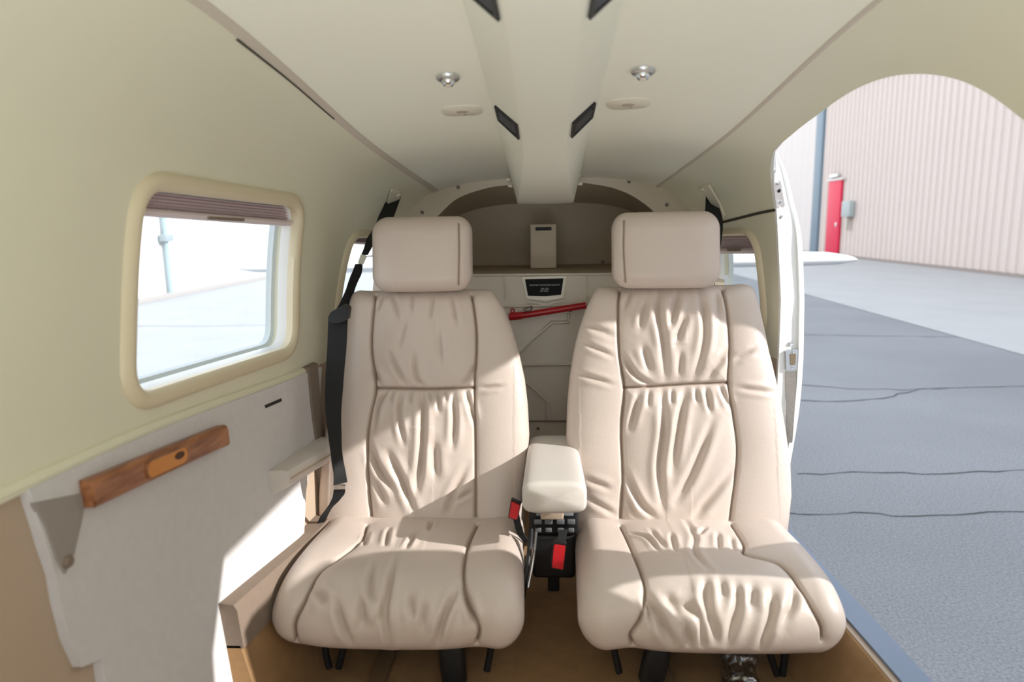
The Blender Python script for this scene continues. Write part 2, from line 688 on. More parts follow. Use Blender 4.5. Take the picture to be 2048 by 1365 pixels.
# sill strip and carpeted kick slope under the doorway
P = lambda x, y, z: Vector((x, y, z))
sill = MB()
sill.prism([P(wall_w(y, 1.05) + dx, y, 1.056) for y, dx in [(.70 + .99 * k / 12, .012) for k in range(13)] + [(1.69 - .99 * k / 12, TH + .004) for k in range(13)]], (0, 0, -.02))
struct(sill.build('trim_4', SILLM), 'blue grey metal sill strip of the doorway')
kick = MB()
ks = []
for y in (.5, .77, 1.0, 1.3, 1.69, 2.18):
    x = wall_w(y, 1.05) + .008
    ks.append([P(x, y, 1.046), P(x - .014, y, 1.050), P(x - .028, y, 1.038), P(x - .085, y, .90), P(x, y, .90)])
kick.loft(ks)
struct(kick.build('baseboard_right', CARPET), 'brown carpet kick panel below the doorway sill')

# dark gap line on the aft right lining
def surf_line(name, pxs, width, m, lift=.0012, per=10, parent=None, th=.0008):
    pts, nr = [], []
    for p in catmull([(a, b, 0) for a, b in pxs], per):
        h, n = hit(p.x, p.y)
        if h is None: continue
        pts.append(h + n * lift)
        nr.append(n)
    sides = []
    for i in range(len(pts)):
        t = (pts[min(i + 1, len(pts) - 1)] - pts[max(0, i - 1)]).normalized()
        wd = width[0] + (width[1] - width[0]) * i / (len(pts) - 1) if isinstance(width, tuple) else width
        sides.append(t.cross(nr[i]).normalized() * wd / 2)
    return MB().ribbon(pts, sides, th).build(name, m, parent)


struct(surf_line('trim_5', [(1440, 446), (1480, 436), (1520, 426), (1551, 420)], .007, CRACK), 'dark open gap across the lining behind the doorway')
# ceiling seams (tape along the headliner joints)
def seam_strip(name, side, y0, y1, w, m, toff=0., lift=.001):
    pts, sd = [], []
    for k in range(61):
        y = y0 + (y1 - y0) * k / 60
        x, z = sect(y, 2 + toff)
        nx, nz = sect_n(y, 2 + toff)
        pts.append(Vector((side * (x - nx * lift), y, z - nz * lift)))
        sd.append(Vector((side * nz, 0, -nx)) * w / 2)
    return MB().ribbon(pts, sd, .0008).build(name, m)


struct(seam_strip('trim_6', -1, -.9, 2.19, .019, SEAMTAPE), 'taupe joint strip between ceiling and window wall')
struct(seam_strip('trim_7', 1, -.9, 2.19, .008, SEAMTAPE), 'taupe joint strip between ceiling and doorway wall')
struct(surf_line('trim_8', [(474, 76), (520, 112), (580, 160), (640, 212), (668, 236)], (.004, .0022), CRACK, lift=.0024), 'dark open crack along the headliner joint')

# ------------------------------------------------------------------ windows


def px_outline(quad, r, n=10):
    pts = []
    for p in quad:
        h, _ = hit(*p)
        pts.append((h.y, h.z))
    return rounded_poly(pts, r, n)


def sweep_frame(outline, side, prof, name, m, parent, off=0.):
    """ring following the wall: prof = list of (outward-in-plane, into cabin)"""
    pts = resample(outline, .012)
    N = len(pts)
    rings = []
    for i, p in enumerate(pts):
        a, b = pts[i - 1], pts[(i + 1) % N]
        t = (b - a).normalized()
        nrm = Vector((t.y, -t.x))
        ctr = sum(pts, Vector((0, 0))) / N
        if nrm.dot(p - ctr) < 0: nrm = -nrm
        ring = []
        for u, h in prof:
            q = p + nrm * u
            w = wall_w(q.x, q.y)
            # wall normal in section
            w2 = wall_w(q.x, q.y + .01)
            sl = (w2 - w) / .01
            nl = math.hypot(1, sl)
            ring.append(Vector((side * (w - h / nl), q.x, q.y + h * sl / nl)))
        rings.append(ring)
    return MB().loft(rings, closed_path=True).build(name, m, parent)


def window(name, side, quad_in, quad_cut, r, label, walls, fw_=.026):
    inn = px_outline(quad_in, r)
    root = empty(name, (side * .62, inn[0][0], inn[0][1] - .1))
    ctr = sum(inn, Vector((0, 0))) / len(inn)
    root.location = (side * wall_w(ctr.x, ctr.y), ctr.x, ctr.y)
    struct(root, label)
    cut(walls, side_cutter(inn, side))
    W = fw_
    prof = [(-.003, -.012), (-.003, .004), (.002, .010), (W * .35, .013), (W * .7, .011), (W * .95, .004), (W, -.004), (W * .5, -.006)]
    sweep_frame(inn, side, prof, 'window_frame', FRAME, root)
    # reveal liner and outer gasket
    prof = [(.0005, -.002), (-.006, -.018), (-.008, -.030), (.004, -.034), (.006, -.01)]
    sweep_frame(inn, side, prof, 'inner_lip', WHITE, root)
    prof = [(.001, -.042), (-.012, -.044), (-.014, -.056), (.004, -.058)]
    sweep_frame(inn, side, prof, 'gasket', mat('window_gasket', (.66, .72, .74, 1), .5), root)
    # acrylic pane
    pts = resample(inn, .02)
    vs = []
    c = sum(pts, Vector((0, 0))) / len(pts)
    rings = []
    for f in (1.0, .75, .5, .25):
        rings.append([c + (p - c) * f for p in pts])
    V, F = [], []
    n = len(pts)
    for rg in rings:
        for q in rg:
            V.append((side * (wall_w(q.x, q.y) + .049), q.x, q.y))
    V.append((side * (wall_w(c.x, c.y) + .049), c.x, c.y))
    for i in range(3):
        for k in range(n):
            l = (k + 1) % n
            F.append((i * n + k, i * n + l, (i + 1) * n + l, (i + 1) * n + k))
    for k in range(n):
        F.append((3 * n + k, 3 * n + (k + 1) % n, 4 * n))
    mesh('window_pane', V, F, GLASS, root)
    return root, inn


win1, in1 = window('window_1', -1, [(284, 374), (598, 412), (583, 694), (262, 797)], None, .055, 'large cabin window with cream frame and grey blind', [wall_left], .028)
win2, in2 = window('window_2', -1, [(704, 474), (800, 472), (788, 642), (672, 642)], None, .045, 'small rear window beside the seat with the hanging belt', [wall_left], .020)
win3, in3 = window('window_3', 1, [(1420, 471), (1508, 468), (1530, 664), (1416, 664)], None, [.02, .055, .055, .02], 'small rear window beside the doorway', [wall_right], .018)


def shade(side, quad, label, root_name='window_blind', tab=None, folds=5):
    """pleated blind gathered at the top of a window; quad px TL TR BR BL"""
    root = None
    pts = []
    for p in quad:
        h, _ = hit(*p)
        pts.append(h)
    root = empty(root_name, sum(pts, Vector()) / 4 + Vector((side * .022, 0, 0)))
    tag(root, label, 'window blind', 'window blinds')
    TL, TR, BR, BL = pts
    mb = MB()
    rings = []
    NR = folds * 2
    for k in range(NR + 1):
        v = k / NR * .72
        l, r_ = TL.lerp(BL, v), TR.lerp(BR, v)
        o = .016 + (.007 if k % 2 else 0)
        ring = []
        for q in (l, l.lerp(r_, .33), l.lerp(r_, .66), r_):
            w = wall_w(q.y, q.z)
            ring.append(Vector((side * (w + o), q.y, q.z)))
        rings.append(ring)
    for k in range(NR, -1, -1):
        v = k / NR * .72
        l, r_ = TL.lerp(BL, v), TR.lerp(BR, v)
        rings.append([Vector((side * (wall_w(q.y, q.z) + .030), q.y, q.z)) for q in (l, l.lerp(r_, .33), l.lerp(r_, .66), r_)])
    # rings run across; turn into closed loft along length
    cols = [[rg[c] for rg in rings] for c in range(4)]
    mb.loft(cols)
    mb.build('blind_fabric', SHADE, root, smooth=20)
    cols = []
    for f in (0, .33, .66, 1):
        a = TL.lerp(BL, .72).lerp(TR.lerp(BR, .72), f)
        b = BL.lerp(BR, f)
        wa, wb = wall_w(a.y, a.z), wall_w(b.y, b.z)
        cols.append([Vector((side * (wa + .010), a.y, a.z)), Vector((side * (wa + .006), a.y, (a.z * .6 + b.z * .4))), Vector((side * (wb + .010), b.y, b.z)), Vector((side * (wb + .032), b.y, b.z)), Vector((side * (wa + .032), a.y, a.z))])
    MB().loft(cols).build('bottom_rail', SHADE2, root, smooth=30)
    if tab:
        pl = []
        for p in tab:
            h, _ = hit(*p)
            pl.append(Vector((side * (wall_w(h.y, h.z) + .0065), h.y, h.z)))
        MB().prism(pl, (-side * .004, 0, 0)).build('pull_tab', DARKTAUPE, root)
    return root


shade(-1, [(288, 380), (600, 416), (592, 452), (268, 428)], 'mauve grey blind bunched at the top of the large window', tab=[(422, 433), (492, 437), (491, 443), (422, 439)])
shade(-1, [(702, 472), (786, 472), (790, 492), (696, 486)], 'short blind at the top of the small window by the hanging belt')
shade(1, [(1418, 472), (1510, 470), (1519, 508), (1417, 508)], 'brown pleated blind in the rear window beside the doorway', tab=[(1452, 497), (1478, 497), (1478, 503), (1452, 503)])

# ------------------------------------------------------------------ floor, ledge, grey side panel
fl = MB().prism([P(-.62, -.9, .90), P(.62, -.9, .90), P(.62, 2.25, .90), P(-.62, 2.25, .90)], (0, 0, -.04))
struct(fl.build('floor', CARPET))
# low taupe ledge on the window side
lg = []
for y, zt in ((1.10, 1.182), (1.25, 1.166), (1.43, 1.147), (1.8, 1.135), (2.18, 1.13)):
    w = wall_w(y, 1.1)
    lg.append([P(-w - .01, y, zt + .004), P(-w + .034, y, zt), P(-w + .040, y, zt - .01), P(-w + .046, y, zt - .085), P(-w - .01, y, zt - .085)])
struct(MB().loft(lg).build('trim_9', LEDGE), 'taupe ledge capping the carpet beside the seat')
lg = []
for y, zt in ((1.10, 1.182), (1.25, 1.166), (1.43, 1.147), (1.8, 1.135), (2.18, 1.13)):
    w = wall_w(y, 1.0)
    lg.append([P(-w - .01, y, zt - .08), P(-w + .032, y, zt - .08), P(-w + .075, y, .90), P(-w - .01, y, .90)])
struct(MB().loft(lg).build('baseboard_left', CARPET), 'brown carpet kick panel beside the seat')

# grey fabric side panel: raised 14 mm, irregular front edge
def wall_patch(name, side, outline_yz, h0, h1, m, parent=None, lip=.006, step=.02):
    """thick panel lying on the wall between heights h0 (back) and h1 (front); outline in (y, z)"""
    pts = resample(outline_yz, step)
    c = sum(pts, Vector((0, 0))) / len(pts)
    V, F = [], []
    n = len(pts)
    def pt(q, h):
        w = wall_w(q.x, q.y)
        return Vector((side * (w - h), q.x, q.y))
    from mathutils.geometry import delaunay_2d_cdt
    def inside(x, y):
        cc_ = False
        for i in range(n):
            a_, b_ = pts[i - 1], pts[i]
            if (a_.y > y) != (b_.y > y) and x < (b_.x - a_.x) * (y - a_.y) / (b_.y - a_.y) + a_.x: cc_ = not cc_
        return cc_
    g = step * .9
    xs_ = [p.x for p in pts]
    ys_ = [p.y for p in pts]
    extra = []
    yy = min(ys_)
    while yy < max(ys_):
        xx = min(xs_)
        while xx < max(xs_):
            if inside(xx, yy) and min((Vector((xx, yy)) - q).length for q in pts) > step * .5: extra.append(Vector((xx, yy)))
            xx += g
        yy += g
    vo, eo, fo, _, _, _ = delaunay_2d_cdt(pts + extra, [(i, (i + 1) % n) for i in range(n)], [], 0, 1e-6)
    flat = [Vector(v) for v in vo]
    tri = []
    for f in fo:
        c_ = sum((flat[i] for i in f), Vector((0, 0))) / len(f)
        if inside(c_.x, c_.y): tri.append(tuple(f))
    cnt = {}
    for f in tri:
        for i in range(len(f)):
            e = (f[i], f[(i + 1) % len(f)])
            cnt[tuple(sorted(e))] = cnt.get(tuple(sorted(e)), []) + [e]
    be = [v[0] for v in cnt.values() if len(v) == 1]
    N = len(flat)
    V = [pt(q, h1) for q in flat] + [pt(q, h0) for q in flat]
    F = tri[:] + [tuple(i + N for i in t[::-1]) for t in tri]
    for a, b in be:
        F.append((a, b, b + N, a + N))
    o = mesh(name, V, F, m, parent)
    bv = o.modifiers.new('bev', 'BEVEL')
    bv.width = lip
    bv.segments = 3
    bv.limit_method = 'ANGLE'
    bv.angle_limit = math.radians(50)
    return o


def px_yz(pxs, off=.014):
    out = []
    for p in pxs:
        h, _ = hit_in(*p, off)
        out.append(Vector((h.y, h.z)))
    return out


panel_px = [(60, 990), (330, 880), (645, 745), (640, 820), (612, 985), (608, 1075), (590, 1105)]
pz = px_yz(panel_px)
edge = px_yz([(210, 1360), (204, 1318), (165, 1335), (140, 1280), (120, 1200), (112, 1150), (96, 1105), (80, 1050)])
pz[0:3] = [Vector((y, sect(y, 8)[1] - .003)) for y in [pz[0].x + (pz[2].x - pz[0].x) * k / 12 for k in range(13)]]
out = pz + [Vector((1.56, .93)), Vector((edge[0].x, .93))] + edge
panel = wall_patch('trim_10', -1, out, -.004, .014, GRAYFAB)
struct(panel, 'pale grey fabric side panel below the large window')
# pocket shade at panel front, painted as a darker grey patch
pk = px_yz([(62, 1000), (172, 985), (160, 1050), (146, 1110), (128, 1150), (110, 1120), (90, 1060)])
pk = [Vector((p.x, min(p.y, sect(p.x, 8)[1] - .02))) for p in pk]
struct(wall_patch('trim_11', -1, pk, .010, .0165, mat('pocket_shade', (.30, .27, .25, 1), .9), lip=.002), 'shade of the pocket mouth painted darker grey at the panel end')
h, n = hit(110, 1124)
kb = MB().lathe(h + n * .016, n, [(0, .006), (.006, .006), (.008, .003), (.008, -.004)], 16).build('panel_fastener', DARKTAUPE)
tag(kb, 'dark round fastener at the front edge of the grey panel', 'fastener')
# rail under the headliner
def wall_rail(name, side, path_yz, prof, m, parent=None):
    rings = []
    for p in path_yz:
        w = wall_w(p[0], p[1])
        rings.append([Vector((side * (w - a), p[0], p[1] + b)) for a, b in prof])
    return MB().loft(rings).build(name, m, parent)


path = [(y, sect(y, 8)[1] + .001) for y in [-.9 + 2.52 * k / 50 for k in range(51)]]
struct(wall_rail('trim_12', -1, path, [(-.004, .010), (.006, .008), (.012, .001), (.010, -.007), (-.004, -.009)], HEAD), 'rolled cream edge where headliner meets grey panel')
# upright strip behind the grey panel, its shade put into a dark colour
path = [(1.635, z) for z in [.95 + .56 * k / 20 for k in range(21)]]
rings = []
for y, z in path:
    w = wall_w(y, z)
    rings.append([P(-w - .005, y - .03, z), P(-w + .018, y - .03, z), P(-w + .022, y + .02, z), P(-w + .010, y + .035, z), P(-w - .005, y + .035, z)])
struct(MB().loft(rings).build('trim_13', DARKTAUPE), 'upright strip behind the grey panel, coloured dark taupe for its shade')

# small slot in the panel
pts = px_yz([(529, 811), (562, 797), (563, 803), (531, 817)])
slot = wall_patch('ash_slot', -1, pts, .010, .0150, BLACK, lip=.0008, step=.004)
tag(slot, 'small black slot in the grey panel above the wall armrest', 'slot')

# ------------------------------------------------------------------ wooden grab ledge
wood = empty('wooden_grab_handle', hit(320, 920)[0])
tag(wood, 'red-brown wooden ledge with amber finger pull on the grey side panel', 'grab handle')
a, b = hit_in(186, 962, .034)[0], hit_in(456, 851, .034)[0]
a2, b2 = a - Vector((0, 0, .036)), b - Vector((0, 0, .036))
rings = []
NW = 60
for k in range(NW + 1):
    t = k / NW
    t_ = a.lerp(b, t)
    u_ = a2.lerp(b2, t)
    y = t_.y + .0
    zt = t_.z
    zb = zt - .038
    w = wall_w(y, zt - .02) - .0145
    d = .0
    ring = [P(-w + .000, y, zt + .000), P(-w + .013, y, zt + .001), P(-w + .017, y, zt - .002), P(-w + .019, y, zt - .009), P(-w + .020, y, zt - .034), P(-w + .017, y, zb), P(-w + .000, y, zb)]
    rings.append(ring)
MB().loft(rings).build('wood_strip', WOOD, wood)
# recess: raised amber oval rim with cup
def stadium(c_t, half, rad, n=10):
    out = []
    for s_ in (1, -1):
        for k in range(n + 1):
            an = -PI / 2 + PI * k / n
            out.append((s_ * (half + rad * math.cos(an)), s_ * rad * math.sin(an)))
    return out


tc_ = .47
tc0 = a.lerp(b, tc_)
tdir = (b - a).normalized()
wv = wall_w(tc0.y, tc0.z - .02) - .0145
cc = P(-wv + .0205, tc0.y, tc0.z - .0195)
zdir = Vector((0, -tdir.z, tdir.y)).normalized()
ydir = Vector((tdir.x, tdir.y, tdir.z))
def stad3(half, rad, depth):
    return [cc + ydir * u + zdir * v + P(depth, 0, 0) for u, v in stadium(0, half, rad)]
MB().loft([stad3(.043, .0155, -.002), stad3(.043, .0155, .0012), stad3(.042, .0135, .0016), stad3(.041, .0125, .0004), stad3(.041, .0125, -.002)], cap=False).build('pull_rim', WOOD, wood)
MB().loft([stad3(.0412, .0127, .0003), stad3(.038, .010, .0002)], cap=True).build('finger_pull', AMBER, wood)
MB().loft([[cc + ydir * (.030 + .013 * math.cos(t)) + zdir * (.003 + .006 * math.sin(t)) + P(dx, 0, 0) for t in [2 * PI * k / 20 for k in range(20)]] for dx in (.0002, .0012)]).build('pull_shade_disc', mat('pull_shade_brown', (.07, .025, .01, 1), .6), wood)  # dark disc paints the shade inside the finger pull

# ------------------------------------------------------------------ superellipse lofts (cushions)
def se_ring2(hw, Tf, Tb, e, n):
    th = np.linspace(0, 2 * PI, 1201)
    c, s = np.cos(th), np.sin(th)
    x = hw * np.sign(c) * np.abs(c) ** (2 / e)
    y = np.where(s >= 0, Tf, Tb) * np.sign(s) * np.abs(s) ** (2 / e)
    d = np.concatenate([[0], np.cumsum(np.hypot(np.diff(x), np.diff(y)))])
    q = np.linspace(0, d[-1], n + 1)[:-1]
    return np.interp(q, d, x), np.interp(q, d, y)


def tri_loft(rings):
    mb = MB().loft([[Vector(p) for p in r] for r in rings])
    me = bpy.data.meshes.new('tmp')
    me.from_pydata([tuple(v) for v in mb.v], [], mb.f)
    bm = bmesh.new()
    bm.from_mesh(me)
    bmesh.ops.recalc_face_normals(bm, faces=bm.faces)
    bm.to_mesh(me)
    bm.free()
    me.update()
    return me


def polyline(tree, pxs, step=.003):
    P_ = []
    sm = catmull([(p[0], p[1], 0) for p in pxs], 14)
    for p in sm:
        h, n = hit(p.x, p.y, tree)
        if h is not None: P_.append(h)
    if len(P_) < 2: return None
    return np.array([tuple(p) for p in P_])


def upholster(name, rings, seams, wrinkles, m, parent, puff=.012, seam_d=.008, seam_w=.0036, label=None):
    me = tri_loft(rings)
    me.update()
    nv = len(me.vertices)
    V = np.empty(nv * 3)
    me.vertices.foreach_get('co', V)
    V = V.reshape(-1, 3)
    N = np.array([tuple(v.normal) for v in me.vertices])
    tree = BVHTree.FromPolygons([tuple(v) for v in V], [tuple(p.vertices) for p in me.polygons])
    disp = np.zeros(nv)
    smask = np.zeros(nv)
    dmin = np.full(nv, 9.)
    def dist(Pl):
        d = np.full(nv, 9.)
        tt = np.zeros(nv)
        lo_, hi_ = Pl.min(0) - .09, Pl.max(0) + .09
        sel = np.nonzero(((V > lo_) & (V < hi_)).all(1))[0]
        Vs = V[sel]
        ds, ts = np.full(len(sel), 9.), np.zeros(len(sel))
        for i in range(len(Pl) - 1):
            a_, b_ = Pl[i], Pl[i + 1]
            ab = b_ - a_
            L = ab @ ab
            if L < 1e-12: continue
            t = np.clip(((Vs - a_) @ ab) / L, 0, 1)
            dd = np.linalg.norm(Vs - (a_ + t[:, None] * ab), axis=1)
            k = dd < ds
            ds[k] = dd[k]
            ts[k] = (i + t[k]) / (len(Pl) - 1)
        d[sel], tt[sel] = ds, ts
        return d, tt
    for s in seams:
        Pl = polyline(tree, s)
        if Pl is None: continue
        d, t = dist(Pl)
        dmin = np.minimum(dmin, d)
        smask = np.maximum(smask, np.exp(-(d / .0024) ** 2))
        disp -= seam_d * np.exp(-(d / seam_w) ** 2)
    if seams:
        disp += puff * (1 - np.exp(-dmin / .035)) - puff * .6
    for wdef in wrinkles:
        pts, A, w = wdef
        Pl = polyline(tree, pts)
        if Pl is None: continue
        d, t = dist(Pl)
        fade = np.clip(np.minimum(t, 1 - t) * 3.0 + .15, 0, 1)
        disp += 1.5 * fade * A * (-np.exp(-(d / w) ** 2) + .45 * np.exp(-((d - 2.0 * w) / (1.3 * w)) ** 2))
        smask = np.maximum(smask, .34 * fade * np.exp(-(d / (w * .45)) ** 2))  # paints fold shade into the wrinkle creases as well
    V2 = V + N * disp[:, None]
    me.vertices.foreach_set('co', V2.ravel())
    at_ = me.attributes.new('seam_fold_shade', 'FLOAT', 'POINT')
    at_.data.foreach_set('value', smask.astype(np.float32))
    me.update()
    me.name = name
    o = link(name, me, m, parent, smooth=0)
    for p in me.polygons: p.use_smooth = True
    if label: o['label'] = label
    return o, tree


def W(A, w, *pts): return (list(pts), A, w)


def backrest_rings(table, yb, zb, k, ntop=70, n=440, Tf=.055, Tb=.045, e=3.4):
    """table: (py, xl, xr) top to bottom; the front face lies on y = yb + k (z - zb)"""
    rows = []
    for py, xl, xr in table:
        q = []
        for px in (xl, xr):
            r = ray(px, py)
            y0 = yb + .045
            D = (y0 + k * (CAMZ - zb)) / (1 - k * r.z)
            q.append(O + r * D)
        rows.append((q[0].x, q[1].x, (q[0].z + q[1].z) / 2))
    rows.sort(key=lambda r: -r[2])
    z = np.array([r[2] for r in rows])[::-1]
    xl = np.array([r[0] for r in rows])[::-1]
    xr = np.array([r[1] for r in rows])[::-1]
    ax = Vector((0, k, 1)).normalized()
    fr = Vector((0, -1, k)).normalized()
    zt, zbm = z[-1], z[0]
    # denser rows near the top rounding
    zz = list(np.linspace(zbm, zt - .03, 250)) + list(zt - .03 + .03 * np.sin(np.linspace(0, PI / 2, 16))[1:])
    rings = []
    for q in zz:
        a_, b_ = np.interp(q, z, xl), np.interp(q, z, xr)
        c, hw = (a_ + b_) / 2, (b_ - a_) / 2
        d = zt - q
        R = .045
        f = math.sqrt(max(0.02, 1 - (1 - min(1, d / R)) ** 2))
        db = q - zbm
        fb = math.sqrt(max(.02, 1 - (1 - min(1, db / .04)) ** 2))
        f = min(f, fb)
        xs, ys = se_ring2(hw * (1 if f > .3 else .6 + f), Tf * f, Tb * f, e, n)
        base = Vector((c, yb + k * (q - zb), q)) - fr * Tf
        rings.append([(base.x + x, base.y + fr.y * y_, base.z + fr.z * y_) for x, y_ in zip(xs, ys)])
    return rings


def pillow_rings_z(c, hw, hd, h, k, R=.04, e=3.2, n=300, m=150):
    """upright pillow (headrest): c = centre, leaning by k"""
    rings = []
    for s in np.linspace(0, 1, m):
        ang = (s - .5) * PI
        q = math.copysign(abs(math.sin(ang)) ** .62, ang)
        zz = q * h / 2
        d = h / 2 - abs(zz)
        f = math.sqrt(max(.0, 1 - (1 - min(1, d / R)) ** 2)) if d < R else 1
        xs, ys = se_ring2(max(.01, hw - R * (1 - f) * .9), max(.004, hd - min(hd * .92, R * (1 - f))), max(.004, hd - min(hd * .92, R * (1 - f))), e, n)
        rings.append([(c.x + x, c.y + k * zz - y_, c.z + zz) for x, y_ in zip(xs, ys)])
    return rings


def cushion_rings(cf, cb, hwf, hwb, prof, n=320, m=270, R=.052):
    """cross-sections in the depth-height plane marching from one side of the cushion to the other"""
    pp = [Vector((p[0], p[1], 0)) for p in prof]
    cl = []
    N = len(pp)
    for i in range(N):
        a_, b_, c_, d_ = pp[i - 1], pp[i], pp[(i + 1) % N], pp[(i + 2) % N]
        for k in range(12):
            t = k / 12
            cl.append(.5 * ((2 * b_) + (c_ - a_) * t + (2 * a_ - 5 * b_ + 4 * c_ - d_) * t * t + (3 * b_ - a_ - 3 * c_ + d_) * t ** 3))
    cl = np.array([(p.x, p.y) for p in cl + [cl[0]]])
    d = np.concatenate([[0], np.cumsum(np.linalg.norm(np.diff(cl, axis=0), axis=1))])
    q = np.linspace(0, d[-1], n + 1)[:-1]
    Y_, Z_ = np.interp(q, d, cl[:, 0]), np.interp(q, d, cl[:, 1])
    y0, y1 = Y_.min(), 1.60
    zc = (Z_.max() + Z_.min()) / 2
    rings = []
    for th in np.linspace(-PI / 2, PI / 2, m):
        u = math.sin(th)
        u = math.copysign(abs(u) ** .9, u)
        dd = (1 - abs(u)) * hwf
        f = math.sqrt(max(0, 1 - (1 - min(1, dd / R)) ** 2))
        t = np.clip((Y_ - y0) / (y1 - y0), 0, 1)
        hw = hwf + (hwb - hwf) * t
        cx_ = cf + (cb - cf) * t
        yy = Y_ + .04 * (1 - f) * (1 - t)
        zz = zc + (Z_ - zc) * (.20 + .80 * f)
        rings.append(list(zip(cx_ + hw * u, yy, zz)))
    return rings


CUSH = [(1.178, 1.085), (1.190, 1.126), (1.226, 1.156), (1.28, 1.169), (1.38, 1.165), (1.50, 1.152), (1.60, 1.142), (1.675, 1.13), (1.695, 1.09), (1.67, 1.04), (1.50, 1.026), (1.35, 1.024), (1.232, 1.027), (1.190, 1.046)]


def seat(side):
    L = side < 0
    root = empty('passenger_seat', (-.30 if L else .31, 1.45, .9008))
    root['category'] = 'airplane seat'
    root['label'] = ('cream leather airplane seat beside the large window, hanging black belt at its edge' if L else
                     'cream leather airplane seat beside the open doorway')
    root['group'] = 'cream leather passenger seats'
    if L:
        tb = [(569, 735, 958), (571, 716, 974), (576, 708, 984), (590, 703, 993), (610, 700, 1005), (650, 696, 1021), (700, 688, 1034), (750, 680, 1045), (800, 668, 1051), (860, 655, 1054), (920, 648, 1049), (980, 643, 1041), (1045, 643, 1036), (1120, 645, 1030)]
        yb, zb = 1.540, 1.144
        seams = [[(750, 585), (743, 640), (741, 700), (750, 775), (740, 830), (733, 880), (735, 960), (742, 1045)],
                 [(944, 585), (952, 650), (953, 700), (949, 775), (951, 900), (951, 1045)],
                 [(750, 776), (800, 777), (850, 778), (900, 777), (949, 775)]]
        wr = [W(.004, .006, (776, 700), (795, 740), (811, 770)), W(.004, .006, (829, 700), (832, 753), (846, 772)), W(.004, .006, (744, 735), (752, 755), (764, 772)),
              W(.004, .006, (952, 726), (940, 750), (922, 772)), W(.003, .006, (765, 590), (752, 622)), W(.003, .006, (785, 588), (800, 640)), W(.003, .005, (827, 588), (825, 625)), W(.003, .006, (870, 590), (862, 640)),
              W(.003, .006, (905, 590), (915, 650)), W(.002, .010, (815, 640), (800, 700)), W(.002, .010, (880, 660), (885, 730)),
              W(.005, .006, (776, 779), (755, 811), (746, 864)), W(.005, .006, (802, 782), (799, 832), (808, 890)), W(.007, .008, (843, 779), (846, 832), (843, 920), (831, 996)),
              W(.004, .005, (875, 780), (878, 826)), W(.006, .007, (905, 780), (909, 841), (905, 899)), W(.006, .006, (931, 780), (940, 810), (948, 846)),
              W(.006, .008, (736, 893), (758, 943), (790, 981)), W(.007, .008, (776, 905), (805, 964), (831, 1030)), W(.005, .008, (937, 929), (902, 999), (890, 1036)), W(.003, .006, (949, 981), (908, 1002)),
              W(.003, .005, (788, 779), (780, 806)), W(.003, .005, (822, 779), (822, 812)), W(.003, .005, (858, 779), (862, 806)), W(.003, .005, (890, 779), (893, 806)),
              W(.005, .010, (868, 880), (872, 960)), W(.004, .008, (750, 960), (772, 1012)),
              W(.003, .005, (960, 778), (1007, 772))]
    else:
        tb = [(560, 1225, 1470), (562, 1205, 1492), (567, 1195, 1502), (580, 1187, 1507), (610, 1174, 1515), (650, 1161, 1524), (700, 1150, 1534), (750, 1143, 1546), (800, 1139, 1557), (860, 1137, 1567), (920, 1141, 1575), (980, 1150, 1577), (1045, 1156, 1570), (1120, 1160, 1565)]
        yb, zb = 1.530, 1.144
        seams = [[(1239, 572), (1236, 615), (1239, 708), (1249, 776), (1243, 862), (1246, 954), (1241, 1045)],
                 [(1444, 566), (1456, 620), (1462, 687), (1459, 767), (1470, 836), (1477, 913), (1462, 1045)],
                 [(1249, 775), (1305, 773), (1382, 768), (1459, 765)]]
        wr = [W(.003, .006, (1262, 580), (1249, 620)), W(.006, .008, (1320, 577), (1315, 620), (1326, 687), (1331, 760)), W(.005, .008, (1356, 582), (1341, 656)), W(.006, .008, (1395, 577), (1408, 631), (1408, 687), (1387, 760)),
              W(.005, .006, (1243, 708), (1269, 749), (1305, 771)), W(.005, .008, (1456, 705), (1413, 760)), W(.005, .008, (1372, 625), (1351, 687)), W(.004, .007, (1290, 600), (1280, 660)), W(.004, .008, (1435, 580), (1440, 640)),
              W(.004, .008, (1285, 690), (1300, 745)), W(.003, .007, (1362, 700), (1358, 755)),
              W(.006, .008, (1326, 779), (1326, 862), (1318, 938), (1326, 1020)), W(.006, .008, (1372, 778), (1356, 862), (1344, 944)), W(.005, .006, (1413, 775), (1420, 826)), W(.005, .006, (1440, 772), (1462, 815)),
              W(.006, .009, (1428, 836), (1387, 938), (1351, 1005)), W(.005, .007, (1279, 785), (1259, 862)), W(.005, .007, (1249, 944), (1279, 1005), (1310, 1036)), W(.005, .009, (1469, 944), (1418, 1000), (1387, 1038)),
              W(.003, .005, (1254, 1000), (1269, 1031)), W(.003, .005, (1300, 780), (1296, 815)), W(.003, .005, (1345, 778), (1343, 810)), W(.003, .005, (1392, 776), (1394, 806)),
              W(.003, .006, (1167, 687), (1228, 713)), W(.003, .006, (1156, 749), (1228, 769)), W(.003, .008, (1165, 650), (1230, 672)), W(.003, .007, (1172, 995), (1233, 1031)), W(.003, .007, (1172, 959), (1223, 979)),
              W(.003, .006, (1474, 776), (1546, 785)), W(.003, .006, (1470, 720), (1510, 700))]
    k = .30
    rings = backrest_rings(tb, yb, zb, k)
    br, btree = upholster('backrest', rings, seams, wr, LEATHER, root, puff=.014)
    # headrest
    if L:
        l, r_, t, b = 744, 941, 434, 584
    else:
        l, r_, t, b = 1227, 1441, 424, 577
    Dh = 1.655 if L else 1.64
    p0, p1 = at(l, (t + b) / 2, Dh + .03), at(r_, (t + b) / 2, Dh + .03)
    pt, pb_ = at((l + r_) / 2, t, Dh + .045), at((l + r_) / 2, b, Dh + .02)
